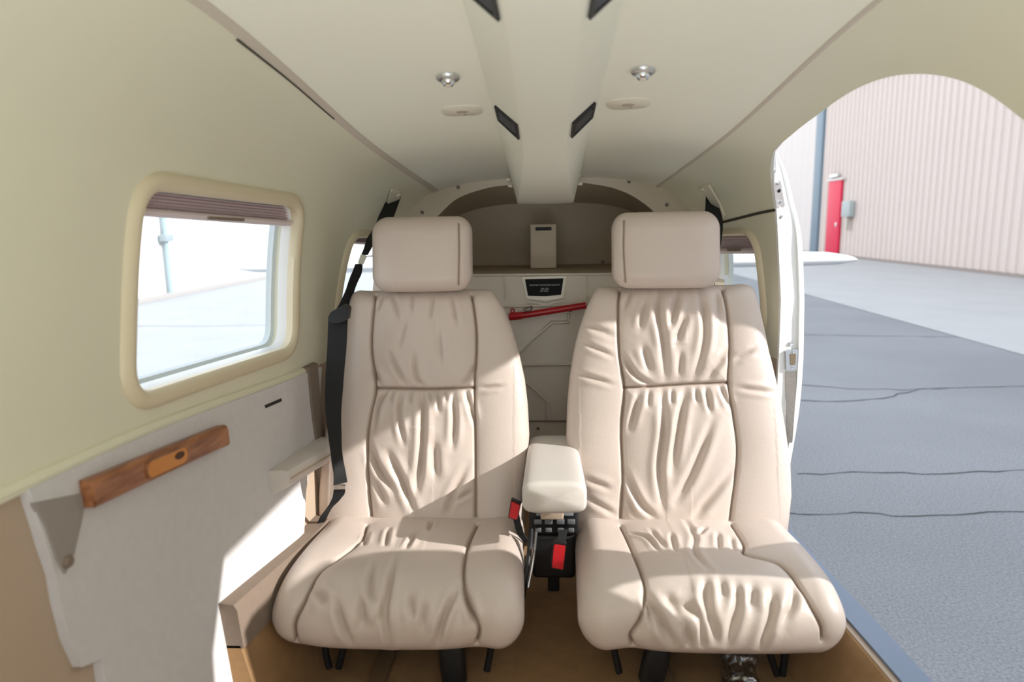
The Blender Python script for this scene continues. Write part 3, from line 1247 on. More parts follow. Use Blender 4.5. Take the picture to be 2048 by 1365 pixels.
    c = Vector(((p0.x + p1.x) / 2, Dh + .055, (pt.z + pb_.z) / 2))
    hr = pillow_rings_z(c, (p1.x - p0.x) / 2 + .001, .055, pt.z - pb_.z, .16, R=.042)
    sm = [[(918, 446), (919, 500), (918, 572)]] if L else [[(1247, 440), (1246, 500), (1250, 566)]]
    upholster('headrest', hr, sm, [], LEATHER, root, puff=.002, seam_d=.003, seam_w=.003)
    # cushion
    if L:
        cr = cushion_rings(-.299, -.306, .246, .238, CUSH)
        seams = [[(734, 1046), (720, 1079), (672, 1116), (635, 1144), (607, 1202), (587, 1253), (592, 1296)], [(954, 1044), (935, 1089), (927, 1144), (935, 1205), (957, 1260), (952, 1300)]]
        wr = [W(0.0075, .006, (792, 1116), (780, 1171), (773, 1232), (781, 1292)), W(0.0060, .008, (747, 1126), (740, 1171), (747, 1212)), W(0.0060, .007, (669, 1191), (686, 1246), (703, 1284)), W(0.0060, .008, (720, 1191), (730, 1253)),
              W(0.0075, .006, (915, 1171), (887, 1239), (874, 1289)), W(0.0060, .006, (924, 1165), (940, 1215), (949, 1250)), W(0.0045, .008, (819, 1185), (829, 1239)), W(0.0060, .008, (631, 1171), (655, 1212)), W(0.0045, .007, (850, 1200), (845, 1260)),
              W(0.0060, .005, (778, 1058), (771, 1096)), W(0.0060, .005, (864, 1044), (857, 1066)), W(0.0060, .005, (833, 1068), (812, 1103)), W(0.0045, .005, (735, 1062), (728, 1090)), W(0.0045, .008, (765, 1200), (760, 1250))]
    else:
        cr = cushion_rings(.309, .312, .249, .243, [(y, z + .002) for y, z in CUSH])
        seams = [[(1241, 1047), (1260, 1086), (1284, 1145), (1291, 1188), (1280, 1242), (1262, 1277), (1266, 1298)], [(1463, 1043), (1487, 1082), (1491, 1104), (1561, 1125), (1604, 1176), (1643, 1250), (1648, 1285)]]
        wr = [W(.004, .006, (1370, 1043), (1389, 1078), (1389, 1109), (1420, 1148)), W(.008, .008, (1291, 1188), (1319, 1242), (1344, 1285)), W(.006, .008, (1354, 1205), (1397, 1234), (1403, 1284)), W(.007, .008, (1412, 1160), (1412, 1211), (1432, 1280)),
              W(.006, .008, (1471, 1172), (1475, 1211), (1452, 1284)), W(.005, .008, (1506, 1172), (1498, 1219)), W(.006, .008, (1545, 1180), (1541, 1234), (1520, 1290)), W(.005, .008, (1588, 1168), (1584, 1211), (1557, 1250)),
              W(.005, .007, (1295, 1195), (1303, 1260)), W(.004, .007, (1370, 1250), (1381, 1289)), W(.004, .008, (1440, 1160), (1448, 1200)), W(.004, .008, (1330, 1190), (1360, 1230)),
              W(.004, .005, (1256, 1062), (1295, 1078), (1319, 1107)), W(.004, .005, (1342, 1070), (1350, 1107)), W(.004, .005, (1436, 1066), (1438, 1103)), W(.003, .005, (1412, 1057), (1397, 1076)), W(.003, .005, (1300, 1060), (1330, 1100)), W(.003, .005, (1462, 1070), (1468, 1102))]
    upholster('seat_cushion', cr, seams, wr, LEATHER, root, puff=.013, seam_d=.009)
    # steel under-frame: base pan, legs
    cx_ = -.30 if L else .31
    MB().box((cx_, 1.46, 1.012), (.36, .38, .022), bev=.006).build('seat_pan', BLACK, root)
    if L:
        legs = [[(650, 1285), (652, 1310), (668, 1372)], [(693, 1285), (684, 1310), (668, 1372)], [(988, 1270), (980, 1310), (962, 1400)]]
    else:
        legs = [[(1222, 1275), (1230, 1310), (1252, 1400)], [(1532, 1285), (1540, 1310), (1562, 1372)], [(1577, 1285), (1570, 1310), (1562, 1372)]]
    for lg_ in legs:
        pts = [at(*p, 1.30) for p in lg_]
        last = pts[-1]
        d = (pts[-1] - pts[-2])
        pts[-1] = pts[-2] + d * ((.918 - pts[-2].z) / d.z)
        pts[0].z = 1.012
        MB().tube(pts, .0075, 12).build('leg', BLACK, root)
    for dx in (-.15, .15):
        MB().tube([P(cx_ + dx, 1.62, 1.01), P(cx_ + dx, 1.66, .918)], .0085, 12).build('leg', BLACK, root)
    # recline hinge cheeks
    for dx in (-.19, .19):
        MB().prism([P(cx_ + dx, 1.56, 1.05), P(cx_ + dx, 1.68, 1.05), P(cx_ + dx, 1.70, 1.22), P(cx_ + dx, 1.66, 1.22)], (.006, 0, 0)).build('recline_bracket', BLACK, root)
    # black lever boot under the cushion
    px = (906, 1328) if L else (1310, 1325)
    q = at(*px, 1.27)
    mb = MB()
    rg = []
    for z_, wx, wy in ((.06, .020, .012), (.045, .026, .016), (.0, .027, .017), (-.035, .026, .016), (-.048, .018, .010)):
        xs, ys = se_ring2(wx, wy, wy, 3.5, 28)
        rg.append([Vector((q.x + x - (.06 * z_ if L else -.2 * z_), q.y + y_, q.z + z_)) for x, y_ in zip(xs, ys)])
    mb.loft(rg).build('adjuster_boot', BLACK, root)
    return root


seat_l = seat(-1)
seat_r = seat(1)

# seat rails in the carpet
for i, x in enumerate((-.36, -.20, .24, .40)):
    struct(MB().box((x, 1.55, .9092), (.035, 1.1, .018), bev=.003).build('trim_%d' % (14 + i), mat('rail_brown', (.16, .10, .055, 1), .5)), 'brown floor track under the seat')

# ------------------------------------------------------------------ armrests
def armrest_mesh(name, rings, m, parent=None):
    me = tri_loft(rings)
    o = link(name, me, m, parent, smooth=0)
    for p in me.polygons: p.use_smooth = True
    return o


ar = empty('centre_armrest', (.012, 1.55, 1.24))
tag(ar, 'cream padded armrest standing between the two seats', 'armrest')
rings = []
for s in np.linspace(0, 1, 60):
    y = 1.325 + s * .42
    df = y - 1.325
    f = math.sqrt(max(0, 1 - (1 - min(1, df / .016)) ** 2))
    db = 1.745 - y
    fb = math.sqrt(max(0, 1 - (1 - min(1, db / .06)) ** 2))
    hw = (.067 - .008 * (1 - f)) * (1 - .06 * s) - .03 * (1 - fb)
    xs, zs_ = se_ring2(hw, .036 * (.72 + .28 * f) * (.5 + .5 * fb), .034 * (.72 + .28 * f) * (.5 + .5 * fb), 4.6, 100)
    rings.append([(.0125 + x, y, 1.290 - .024 * s + z_) for x, z_ in zip(xs, zs_)])
armrest_mesh('arm_pad', rings, LEATHER_PALE, ar)
MB().box((.012, 1.56, 1.246), (.095, .34, .03), bev=.008).build('pad_base', LEATHER_TAN, ar)
MB().box((.012, 1.66, 1.10), (.04, .05, .27), bev=.008).build('post', BLACK, ar)

# console / buckle bracket below
con = empty('belt_bracket', (.012, 1.50, .90))
tag(con, 'black seat belt bracket with grey clips under the centre armrest', 'bracket')
MB().box((.012, 1.50, 1.19), (.115, .06, .10), bev=.01).build('housing', BLACK, con)
MB().box((.012, 1.50, 1.085), (.10, .05, .11), bev=.01).build('lower_housing', BLACK, con)
MB().box((.012, 1.66, .985), (.03, .03, .17), bev=.004).build('bracket_foot', BLACK, con)
for dx in (-.037, -.013, .014, .038):
    MB().box((.013 + dx, 1.464, 1.178), (.018, .006, .012), bev=.002).build('grey_clip', GREYP, con)
    MB().box((.013 + dx, 1.463, 1.158), (.014, .006, .010), bev=.002).build('grey_clip', GREYP, con)
for dx in (-.024, .026):
    MB().box((.013 + dx, 1.464, 1.198), (.034, .008, .010), bev=.002).build('grey_bar', mat('bar_grey', (.22, .25, .27, 1), .4), con)
q = at(1104, 1028, 1.45)
MB().box((q.x, q.y, q.z), (.052, .012, .026), bev=.004).build('beige_tab', LEATHER_TAN, con)
q = at(1094, 1020, 1.44)
MB().box((q.x, q.y, q.z), (.018, .006, .012), bev=.002).build('tab_slot', GREYP, con)
pt = [at(1062, 1060, 1.43), at(1058, 1110, 1.38), at(1050, 1160, 1.35), at(1046, 1195, 1.36)]
MB().tube(catmull(pt, 6), .006, 10).build('cable', BLACK, con)
pt = [at(1072, 1065, 1.43), at(1066, 1120, 1.38), at(1056, 1175, 1.36)]
MB().tube(catmull(pt, 6), .0035, 8).build('steel_rod', STEEL, con)


def buckle(name, label, quad, D, stalk, tilt=0):
    root = empty(name, stalk[-1])
    tag(root, label, 'seat belt buckle', 'red seat belt buckles')
    pts = [at(*p, D) for p in quad]
    c = sum(pts, Vector()) / 4
    big = rounded_poly([c + (p - c) * 1.18 + P(0, .004, 0) for p in pts], .004, 4)
    MB().prism(big, (0, .014, 0)).build('buckle_shell', BLACK, root)
    MB().prism(rounded_poly(pts, .003, 4), (0, .006, 0)).build('release_button', REDP, root)
    w = (pts[1] - pts[0]).length * .36
    sm = catmull([c + P(0, .012, 0)] + stalk, 6)
    MB().ribbon(sm, [P(w, 0, 0)] * len(sm), .0022).build('stalk', BELT, root)
    return root


buckle('seat_belt_buckle', 'red belt buckle tucked under the armrest against the window-side seat', [(1023, 1004), (1040, 1012), (1034, 1040), (1018, 1036)], 1.42,
       [at(1040, 1065, 1.44), at(1056, 1085, 1.47)])
buckle('seat_belt_buckle', 'red belt buckle hanging low between the seat cushions', [(1108, 1091), (1131, 1094), (1126, 1140), (1104, 1136)], 1.36,
       [at(1125, 1070, 1.43), at(1128, 1060, 1.47)])

# wall armrest
wa = empty('wall_armrest', (-.57, 1.52, 1.33))
tag(wa, 'beige padded armrest mounted on the grey wall panel', 'armrest')
rings = []
p0, p1 = at(537, 940, 1.40), at(648, 893, 1.60)
for s in np.linspace(0, 1, 40):
    y = 1.355 + s * .27
    f = math.sqrt(max(0, 1 - (1 - min(1, (1.625 - y) / .03)) ** 2))
    zt = 1.338 - .012 * s
    w = wall_w(y, zt)
    xin = -w + .078 * (.75 + .25 * min(1, s * 1.6)) * (.75 + .25 * f)
    ring = [P(-w + .0, y, zt), P(xin - .012, y, zt + .003), P(xin - .004, y, zt), P(xin, y, zt - .008), P(xin - .002, y, zt - .030), P(xin - .010, y, zt - .038), P(xin - .03, y, zt - .048), P(-w + .0, y, zt - .066)]
    rings.append(ring)
MB().loft(rings).build('arm_pad', LEATHER_PALE, wa)
rings = []
for s in np.linspace(0, 1, 20):
    y = 1.36 + s * .25
    zt = 1.338 - .012 * s
    w = wall_w(y, zt)
    xin = -w + .078 * (.75 + .25 * min(1, s * 1.6))
    rings.append([P(xin - .004, y, zt - .014), P(xin + .0015, y, zt - .016), P(xin + .0015, y, zt - .0195), P(xin - .004, y, zt - .021)])
MB().loft(rings).build('piping', LEATHER_TAN, wa)

# ------------------------------------------------------------------ belts
sb = empty('shoulder_belt', at(672, 1000, 1.45))
tag(sb, 'black shoulder belt hanging down the window edge of the seat from the headliner', 'seat belt', 'black shoulder belts')
HW = .0235


def strap(pxD, widths, name='webbing', parent=None, per=7, skew=None):
    pts = catmull([at(*p) for p in pxD], per)
    n = len(pts)
    sides = []
    for i in range(n):
        f = i / (n - 1) * (len(widths) - 1)
        k = min(int(f), len(widths) - 2)
        wv_ = Vector(widths[k]).lerp(Vector(widths[k + 1]), f - k)
        sides.append(wv_)
    return MB().ribbon(pts, sides, .0013).build(name, BELT, parent)


X, Y = Vector((1, 0, 0)), Vector((0, 1, 0))
strap([(790, 392, 2.06), (776, 425, 1.98), (762, 455, 1.90), (744, 478, 1.83), (735, 498, 1.80), (729, 510, 1.79)], [(.017, .010, 0), (.022, 0, .0), (.016, 0, 0), (.008, .01, 0), (.009, .0, 0)], parent=sb)
strap([(718, 528, 1.77), (714, 545, 1.76), (706, 565, 1.75), (697, 590, 1.73), (688, 612, 1.71), (680, 628, 1.69)], [(.006, .012, 0), (.010, .012, 0), (.006, .018, 0), (.010, .015, 0), (.018, .008, 0)], parent=sb)
strap([(676, 634, 1.56), (674, 690, 1.55), (669, 760, 1.53), (667, 820, 1.52), (670, 870, 1.50), (674, 915, 1.49), (679, 945, 1.48), (681, 968, 1.48)], [(.023, 0, 0), (.0225, 0, 0), (.019, .008, 0), (.013, .012, 0), (.006, .02, 0), (.008, .015, 0), (.013, .01, 0)], parent=sb)
strap([(679, 975, 1.48), (677, 992, 1.48), (667, 1008, 1.48), (652, 1026, 1.50), (640, 1050, 1.53)], [(.013, 0, .002), (.016, 0, .008), (.013, 0, .010), (.012, 0, .008)], parent=sb)
q = [at(666, 970, 1.475), at(690, 972, 1.475), at(690, 979, 1.475), at(668, 980, 1.475)]
MB().prism(q, (0, .006, 0)).build('metal_clip', CHROME, sb)
q = [at(722, 508, 1.785), at(733, 512, 1.785), at(726, 530, 1.775), at(715, 527, 1.775)]
MB().prism(rounded_poly(q, .004, 4), (0, .006, 0)).build('metal_link', CHROME, sb)
# guide loop
q = [at(655, 637, 1.55), at(661, 625, 1.552), at(688, 609, 1.56), at(698, 616, 1.56), at(695, 640, 1.545), at(677, 647, 1.54), at(659, 646, 1.545)]
MB().prism(rounded_poly(q, .005, 4), (0, .022, 0)).build('belt_guide', BLACK, sb)


def anchor(name, label, px, screw_px, belt=None):
    h, n = hit(*px)
    root = empty(name, h)
    tag(root, label, 'belt anchor', 'belt anchor plates')
    t = Vector((0, 1, 0))
    t = (t - n * t.dot(n)).normalized()
    s = n.cross(t)
    return root, h, n, t, s


def anchor_plate(label, quad, scr):
    hs = [hit(*p) for p in quad]
    c = sum((h for h, _ in hs), Vector()) / len(hs)
    n = hs[0][1]
    root = empty('belt_anchor', c)
    tag(root, label, 'belt anchor', 'belt anchor plates')
    MB().prism(rounded_poly([h + n * .0005 for h, _ in hs], .006, 4), n * .007).build('anchor_plate', BEIGEP, root)
    h, n = hit(*scr)
    MB().lathe(h + n * .006, n, [(0, .007), (.006, .006), (.0085, .002), (.0085, -.004)], 16).build('anchor_bolt', BEIGEP, root)
    return root


anchor_plate('beige belt anchor plate above the window-side headrest', [(781, 378), (799, 381), (797, 396), (779, 418), (771, 414)], (793, 387))
anchor_plate('beige belt anchor plate above the doorway-side headrest', [(1403, 372), (1420, 368), (1440, 402), (1452, 430), (1444, 436), (1428, 400)], (1409, 376))
sb2 = empty('shoulder_belt', at(1428, 450, 1.9))
tag(sb2, 'black shoulder belt dropping behind the headrest on the doorway side', 'seat belt', 'black shoulder belts')
strap([(1417, 393, 2.05), (1425, 420, 1.98), (1428, 445, 1.92), (1425, 480, 1.86), (1415, 540, 1.84)], [(.010, .012, 0), (.022, .006, 0), (.024, 0, 0), (.024, 0, 0), (.024, 0, 0)], parent=sb2)

# ------------------------------------------------------------------ overhead duct
duct = empty('overhead_duct', (0, 1.0, 2.06))
tag(duct, 'long cream overhead air duct along the ceiling centre line', 'air duct')
rings = []
def duct_prof(y):
    zc = sect(y, 0)[1]
    q = max(0, min(1, (y - 1.35) / .63))
    zb = zc - .058 - .052 * q * q * (3 - 2 * q)
    t = min(1, max(0, (y - .7) / 1.3))
    wt, wb = .104, .045 + .033 * max(0, min(1, (y - 1.55) / .45))
    zt = zc - .001
    m_ = [(-wt, zt), (-wt * .97, zt - .35 * (zt - zb) * .3)]
    pts = [(-wt, zt + .01), (-wt, zt - .006), (-wb - .003, zb + .003), (-wb, zb + .0012), (-wb * .55, zb), (0, zb - .0005), (wb * .55, zb), (wb, zb + .0012), (wb + .003, zb + .003), (wt, zt - .006), (wt, zt + .01)]
    return pts
for k in range(56):
    y = -.9 + 2.88 * k / 55
    rings.append([P(x - .001, y, z) for x, z in duct_prof(y)])
# rounded sloping nose at the aft end
pr = duct_prof(1.98)
for f, dy in ((.97, .012), (.90, .022), (.78, .028)):
    rings.append([P(x * f - .001, 1.98 + dy, z + (pr[0][1] - z) * (1 - f) * .6) for x, z in pr])
MB().loft(rings).build('duct_cover', DUCT, duct)
_dv, _df = [], []
for r_ in rings:
    _dv += [tuple(p) for p in r_]
for i in range(len(rings) - 1):
    for k in range(10):
        _df.append((i * 11 + k, i * 11 + k + 1, (i + 1) * 11 + k + 1, (i + 1) * 11 + k))
DTREE = BVHTree.FromPolygons(_dv, _df)


def duct_vent(quad=None, pts3=None):
    if quad:
        hs = [hit(*p, DTREE) for p in quad]
        P4 = [h if h is not None else hit(*q)[0] for (h, _), q in zip(hs, quad)]
        n = ((P4[1] - P4[0]).cross(P4[3] - P4[0])).normalized()
    else:
        P4 = pts3
        n = ((P4[1] - P4[0]).cross(P4[3] - P4[0])).normalized()
    if n.dot(O - P4[0]) < 0: n = -n
    P4 = [p + n * .0015 for p in P4]
    c = sum(P4, Vector()) / 4
    inset = [c + (p - c) * .78 for p in P4]
    v = MB()
    ro = [p + n * .0035 for p in P4]
    ri = [p + n * .0035 for p in inset]
    rb = [p - n * .002 for p in inset]
    r0 = [p - n * .002 for p in P4]
    v.loft([r0, ro, ri, rb], cap=False)
    o = v.build('air_vent', BLACK, duct, smooth=20)
    m_ = MB().prism([p + n * .0004 for p in inset], -n * .002).build('vent_back', PLACARD, o)
    m_.matrix_parent_inverse = Matrix.Identity(4)
    m_.parent = duct
    for f in (.25, .5, .75):
        a_, b_ = inset[0].lerp(inset[3], f), inset[1].lerp(inset[2], f)
        d_ = (inset[3] - inset[0]) * .08
        s_ = MB().prism([a_ - d_ + n * .001, b_ - d_ + n * .001, b_ + d_ + n * .003, a_ + d_ + n * .003], n * .0006).build('louver', mat('louver_dark', (.03, .03, .035, 1), .4), duct)
    return P4


def side_pt(sgn, y, f):
    pr_ = duct_prof(y)
    a_, b_ = pr_[1], pr_[2]
    return P(sgn * -(a_[0] + (b_[0] - a_[0]) * f), y, a_[1] + (b_[1] - a_[1]) * f)


def proj_y(p):
    d = p - O
    return CY - FPX * d.dot(up2) / d.dot(fw)


for sgn, tgt in ((-1, 277), (1, 274), (-1, 38), (1, 35)):
    lo, hi = .4, 1.8
    for _ in range(40):
        m_ = (lo + hi) / 2
        if proj_y(side_pt(sgn, m_, .93)) > tgt: hi = m_
        else: lo = m_
    duct_vent(pts3=[side_pt(sgn, lo - .09, .16), side_pt(sgn, lo - .09, .93), side_pt(sgn, lo, .93), side_pt(sgn, lo, .16)])

# reading lights
for px, lab in (((896, 153), 'chrome reading light in the ceiling nearer the window wall'), ((1286, 140), 'chrome reading light in the ceiling nearer the doorway')):
    h, n = hit(*px)
    r_ = empty('reading_light', h)
    tag(r_, lab, 'reading light', 'chrome ceiling reading lights')
    MB().lathe(h, n, [(.0, .004), (.0205, .004), (.0215, .002), (.0215, -.004)], 32).build('bezel', CHROME, r_)
    MB().lathe(h, n, [(.019, .003), (.0185, .0065), (.0155, .008), (.0145, .006), (.014, .003)], 32).build('ring', STEEL, r_)
    MB().lathe(h, n, [(0, .017), (.007, .017), (.0105, .0145), (.0125, .008), (.0130, .003)], 32).build('eyeball', CHROME, r_)
    MB().lathe(h, n, [(0, .0182), (.0055, .0182), (.0055, .016)], 24).build('lens', BEIGEP, r_)
# oblong outlet plates
for px, wpx, lab in (((924, 221), 82, 'flat beige oblong plate in the ceiling nearer the window wall'), ((1256, 207), 88, 'flat beige oblong plate in the ceiling nearer the doorway')):
    h, n = hit(*px)
    a_, b_ = hit(px[0] - wpx / 2, px[1] + (2 if px[0] < 1000 else 3))[0], hit(px[0] + wpx / 2, px[1] - (2 if px[0] < 1000 else 3))[0]
    u = (b_ - a_)
    hl = u.length / 2
    u.normalize()
    v = n.cross(u)
    r_ = empty('outlet_plate', h)
    tag(r_, lab, 'ceiling plate', 'beige ceiling plates')
    def oval(sx, sy, z_, e=3.2):
        xs, ys = se_ring2(sx, sy, sy, e, 48)
        return [h + u * x + v * y_ + n * z_ for x, y_ in zip(xs, ys)]
    d = .034
    MB().loft([oval(hl, d, -.003), oval(hl, d, .0014), oval(hl * .96, d * .92, .0026)]).build('plate', BEIGEP, r_)
    MB().loft([oval(hl * .30, d * .22, .0022, 2), oval(hl * .30, d * .22, .0036, 2), oval(hl * .26, d * .1, .0044, 2)]).build('slider', mat('slider_beige', (.42, .37, .28, 1), .5), r_)
    MB().lathe(h - v * .018 + u * .004, n, [(0, .0036), (.003, .0034), (.004, .002)], 12).build('plate_screw', STEEL, r_)

# ------------------------------------------------------------------ aft bulkhead
DR = 2.19
ring_in_l = [(868, 440), (880, 428), (905, 404), (930, 390), (960, 380), (985, 374), (1011, 371), (1045, 369)]
ring_in_r = [(1135, 363), (1155, 364), (1213, 373), (1240, 381), (1261, 390), (1285, 405), (1305, 421), (1318, 436)]
bk = empty('wall_back', (0, DR, .90))
struct(bk, 'aft bulkhead behind the seats')


def ring_piece(name, inner, tr):
    inn = [at(*p, DR) for p in inner]
    outp = []
    for q in inn:
        # radial outward to the lining
        c = P(0, DR, 1.55)
        d = (q - c).normalized()
        for s_ in np.linspace(.02, .8, 400):
            w = q + d * s_
            t = w
            zc = None
            if abs(w.x) > wall_w(DR, min(w.z, 1.95)) if w.z < sect(DR, 2)[1] else True:
                # check against top profile
                if w.z >= sect(DR, 2)[1]:
                    zz = sect(DR, 2 * min(1, abs(w.x) / sect(DR, 2)[0]))[1]
                    if w.z < zz: continue
                break
        outp.append(w + d * .004)
    V = inn + outp + [p + P(0, .012, 0) for p in inn] + [p + P(0, .012, 0) for p in outp]
    n = len(inn)
    F = []
    for i in range(n - 1):
        F += [(i, i + 1, n + i + 1, n + i), (2 * n + i, 2 * n + i + 1, 3 * n + i + 1, 3 * n + i), (i, i + 1, 2 * n + i + 1, 2 * n + i), (n + i, n + i + 1, 3 * n + i + 1, 3 * n + i)]
    F += [(0, n, 3 * n, 2 * n), (n - 1, 2 * n - 1, 4 * n - 1, 3 * n - 1)]
    return mesh(name, V, F, RINGM, bk)


# lower legs of the ring follow the lining down behind the headrests
def leg_pts(side, inner):
    return inner


low_l = [(835, 520), (840, 490), (852, 462)]
low_r = [(1332, 460), (1342, 490), (1347, 520)]
ring_piece('frame_ring', [tuple(p) for p in [(c.x, c.y) for c in catmull([(a, b, 0) for a, b in low_l + ring_in_l], 4)]], None)
ring_piece('frame_ring', [tuple(p) for p in [(c.x, c.y) for c in catmull([(a, b, 0) for a, b in ring_in_r + low_r], 4)]], None)
for p in ((916, 375), (844, 425), (1258, 363), (1334, 410)):
    screw(*p, DR - .001, .006, DKMETAL, bk)
# clips beside the duct
for p in ((1017, 360), (1021, 372), (1157, 352), (1160, 368)):
    q = at(*p, 2.10)
    MB().box(q, (.014, .03, .010), bev=.003).build('duct_clip', BEIGEP, bk)

# baggage recess beyond the ring
rec = shell('recess_shell', 0, 0, 11, 2.2, 2.9, .03, RECESS, 44, 14)
rec.parent = bk
rec.matrix_parent_inverse = Matrix.Translation(bk.location).inverted()
poly = []
for t in np.linspace(-11, 11, 60):
    w, z = sect(2.70, abs(t))
    poly.append(P(math.copysign(w + .01, t), 2.70, z + (.01 if abs(t) < 3 else 0)))
MB().prism(poly, (0, .02, 0)).build('recess_wall', RECESS, bk)
# shelf and stamped lower panel
zsh = at(1090, 549, DR).z
MB().box((0, 2.45, zsh - .006), (1.0, .50, .012), bev=.003).build('shelf', RECESS, bk)
zp = zsh + .002
MB().box((0, DR + .012, (zp + .88) / 2), (1.06, .02, zp - .88), bev=.003).build('bulkhead_panel', BULK, bk)
MB().tube([at(930, 551, DR), at(1245, 548, DR)], .004, 10).build('panel_top_edge', BULK, bk)


MB().box((.33, 2.135, 1.265), (.36, .09, .72), bev=.01).build('sun_block_box', BULK, bk)  # added box hidden behind the seat, keeps sun off the bulkhead


def ridge(pxs, w, h, m=BULK, name='stamped_rib', D=DR + .001):
    pts = [at(*p, D) for p in pxs]
    rings = []
    for i, p in enumerate(pts):
        a_, b_ = pts[max(0, i - 1)], pts[min(len(pts) - 1, i + 1)]
        t = (b_ - a_).normalized()
        s = t.cross(P(0, 1, 0)).normalized()
        rings.append([p - s * w, p - s * w * .4 - P(0, h, 0), p + s * w * .4 - P(0, h, 0), p + s * w, p + P(0, .003, 0)])
    return MB().loft(rings).build(name, m, bk, smooth=20)


ridge([(1000, 613), (1185, 609)], .006, .006)
ridge([(1030, 713), (1063, 680), (1104, 645), (1137, 644), (1137, 628)], .007, .010)
ridge([(1035, 729), (1155, 727)], .008, .009)
ridge([(1045, 758), (1070, 778), (1098, 806), (1098, 838)], .008, .010)
ridge([(1050, 843), (1140, 843)], .003, .004, DARKTAUPE, 'panel_gap')
ridge([(1006, 552), (1008, 600)], .0025, .003)
ridge([(1176, 551), (1174, 600)], .0025, .003)
screw(1076, 858, DR, .005, DKMETAL, bk)
screw(1206, 525, 2.68, .008, DKMETAL, bk)

# upright cover box with small label
cov = empty('upright_cover', at(1087, 545, 2.50))
tag(cov, 'upright taupe cover box with small dark label on the rear shelf', 'cover box')
tl, tr_, br_, bl = at(1060, 449, 2.44), at(1113, 448, 2.44), at(1113, 545, 2.44), at(1060, 546, 2.44)
c = (tl + br_) / 2
hgt = tl.z - zsh
MB().box((c.x, 2.44 + .10, zsh + hgt / 2 + .001), (tr_.x - tl.x, .20, hgt), bev=.006).build('cover', mat('cover_taupe', (.58, .49, .37, 1), .6), cov)
a_, b_ = at(1071, 455, 2.437), at(1103, 461, 2.437)
MB().box(((a_ + b_) / 2), (b_.x - a_.x, .002, a_.z - b_.z), bev=.0005).build('label_plate', PLACARD, cov)


def text(body, c, size, m, parent, name='lettering', D=None):
    cu = bpy.data.curves.new('txt', 'FONT')
    cu.body = body
    cu.size = size
    cu.align_x = 'CENTER'
    cu.align_y = 'CENTER'
    cu.extrude = .0002
    o = bpy.data.objects.new('txt', cu)
    COL.objects.link(o)
    dg = bpy.context.evaluated_depsgraph_get()
    dg.update()
    me = bpy.data.meshes.new_from_object(o.evaluated_get(dg))
    bpy.data.objects.remove(o)
    R = Matrix.Translation(c) @ Matrix.Rotation(PI / 2, 4, 'X')
    me.transform(R)
    return link(name, me, m, parent, smooth=0)


text('BAGGAGE LIGHT', (a_ + b_) / 2 - P(0, .0016, 0), .0068, INKDIM, cov)

# placard in its frame
pc = empty('warning_placard', at(1090, 578, DR))
tag(pc, 'black lettered placard in a beige bracket below the rear shelf', 'placard')
def px_poly(pxs, D): return [at(*p, D) for p in pxs]
MB().prism(rounded_poly(px_poly([(1043, 554), (1134, 552), (1127, 596), (1092, 602), (1054, 598)], DR - .012), .004, 4), (0, .014, 0)).build('holder', BEIGEP, pc)
MB().prism(rounded_poly(px_poly([(1050, 559), (1127, 557), (1122, 590), (1090, 593), (1056, 592)], DR - .014), .002, 3), (0, .006, 0)).build('plate', PLACARD, pc)
ctr_ = [((1089, 570.5), .0125, 'MAX BAGGAGE THIS AREA'), ((1089, 578.5), .010, 'INCLUDES SHELF'), ((1089, 582.8), .0125, '100 LBS MAX')]
for (px, s_, b_) in (((1089, 570.5), .0072, 'MAXIMUM BAGGAGE LOAD IS'), ((1089, 578), .0082, '100 LBS'), ((1088, 582.5), .0078, '(45 KG)')):
    text(b_, at(*px, DR - .0146), s_, INK, pc)
MB().prism(px_poly([(1054, 600), (1092, 607), (1127, 599), (1127, 603), (1092, 612), (1054, 604)], DR - .006), (0, .008, 0)).build('holder_lip', BULK, pc)

# red tow bar with spring clip, held on the bulkhead
tb_ = empty('tow_bar', at(1090, 622, DR - .03))
tag(tb_, 'red metal tow bar stowed across the bulkhead behind the seats', 'tow bar')
MB().tube([at(1018, 634, DR - .03), at(1060, 629, DR - .03), at(1110, 621, DR - .03), at(1172, 611, DR - .03)], [.0105, .0105, .0105, .0105], 16).build('bar', REDPAINT, tb_)
MB().tube([at(1020, 634, DR - .032), at(1045, 631, DR - .034)], .0125, 16).build('grip_sleeve', REDPAINT, tb_)
mb = MB()
c = at(1025, 622, DR - .03)
mb.tube([c + P(.006 * math.cos(t), 0, .006 * math.sin(t)) for t in [2 * PI * k / 16 for k in range(16)]], .0022, 8, closed=True)
mb.build('pin_loop', REDPAINT, tb_)
MB().tube(catmull([at(1046, 620, DR - .035), at(1052, 617, DR - .04), at(1064, 614, DR - .035), at(1060, 622, DR - .042), at(1048, 623, DR - .042)], 5), .0022, 8).build('spring_clip', DKMETAL, tb_)
for px in (1040, 1140):
    q = at(px, 632 if px < 1100 else 617, DR - .012)
    MB().box(q, (.012, .03, .02), bev=.003).build('mount', DKMETAL, tb_)

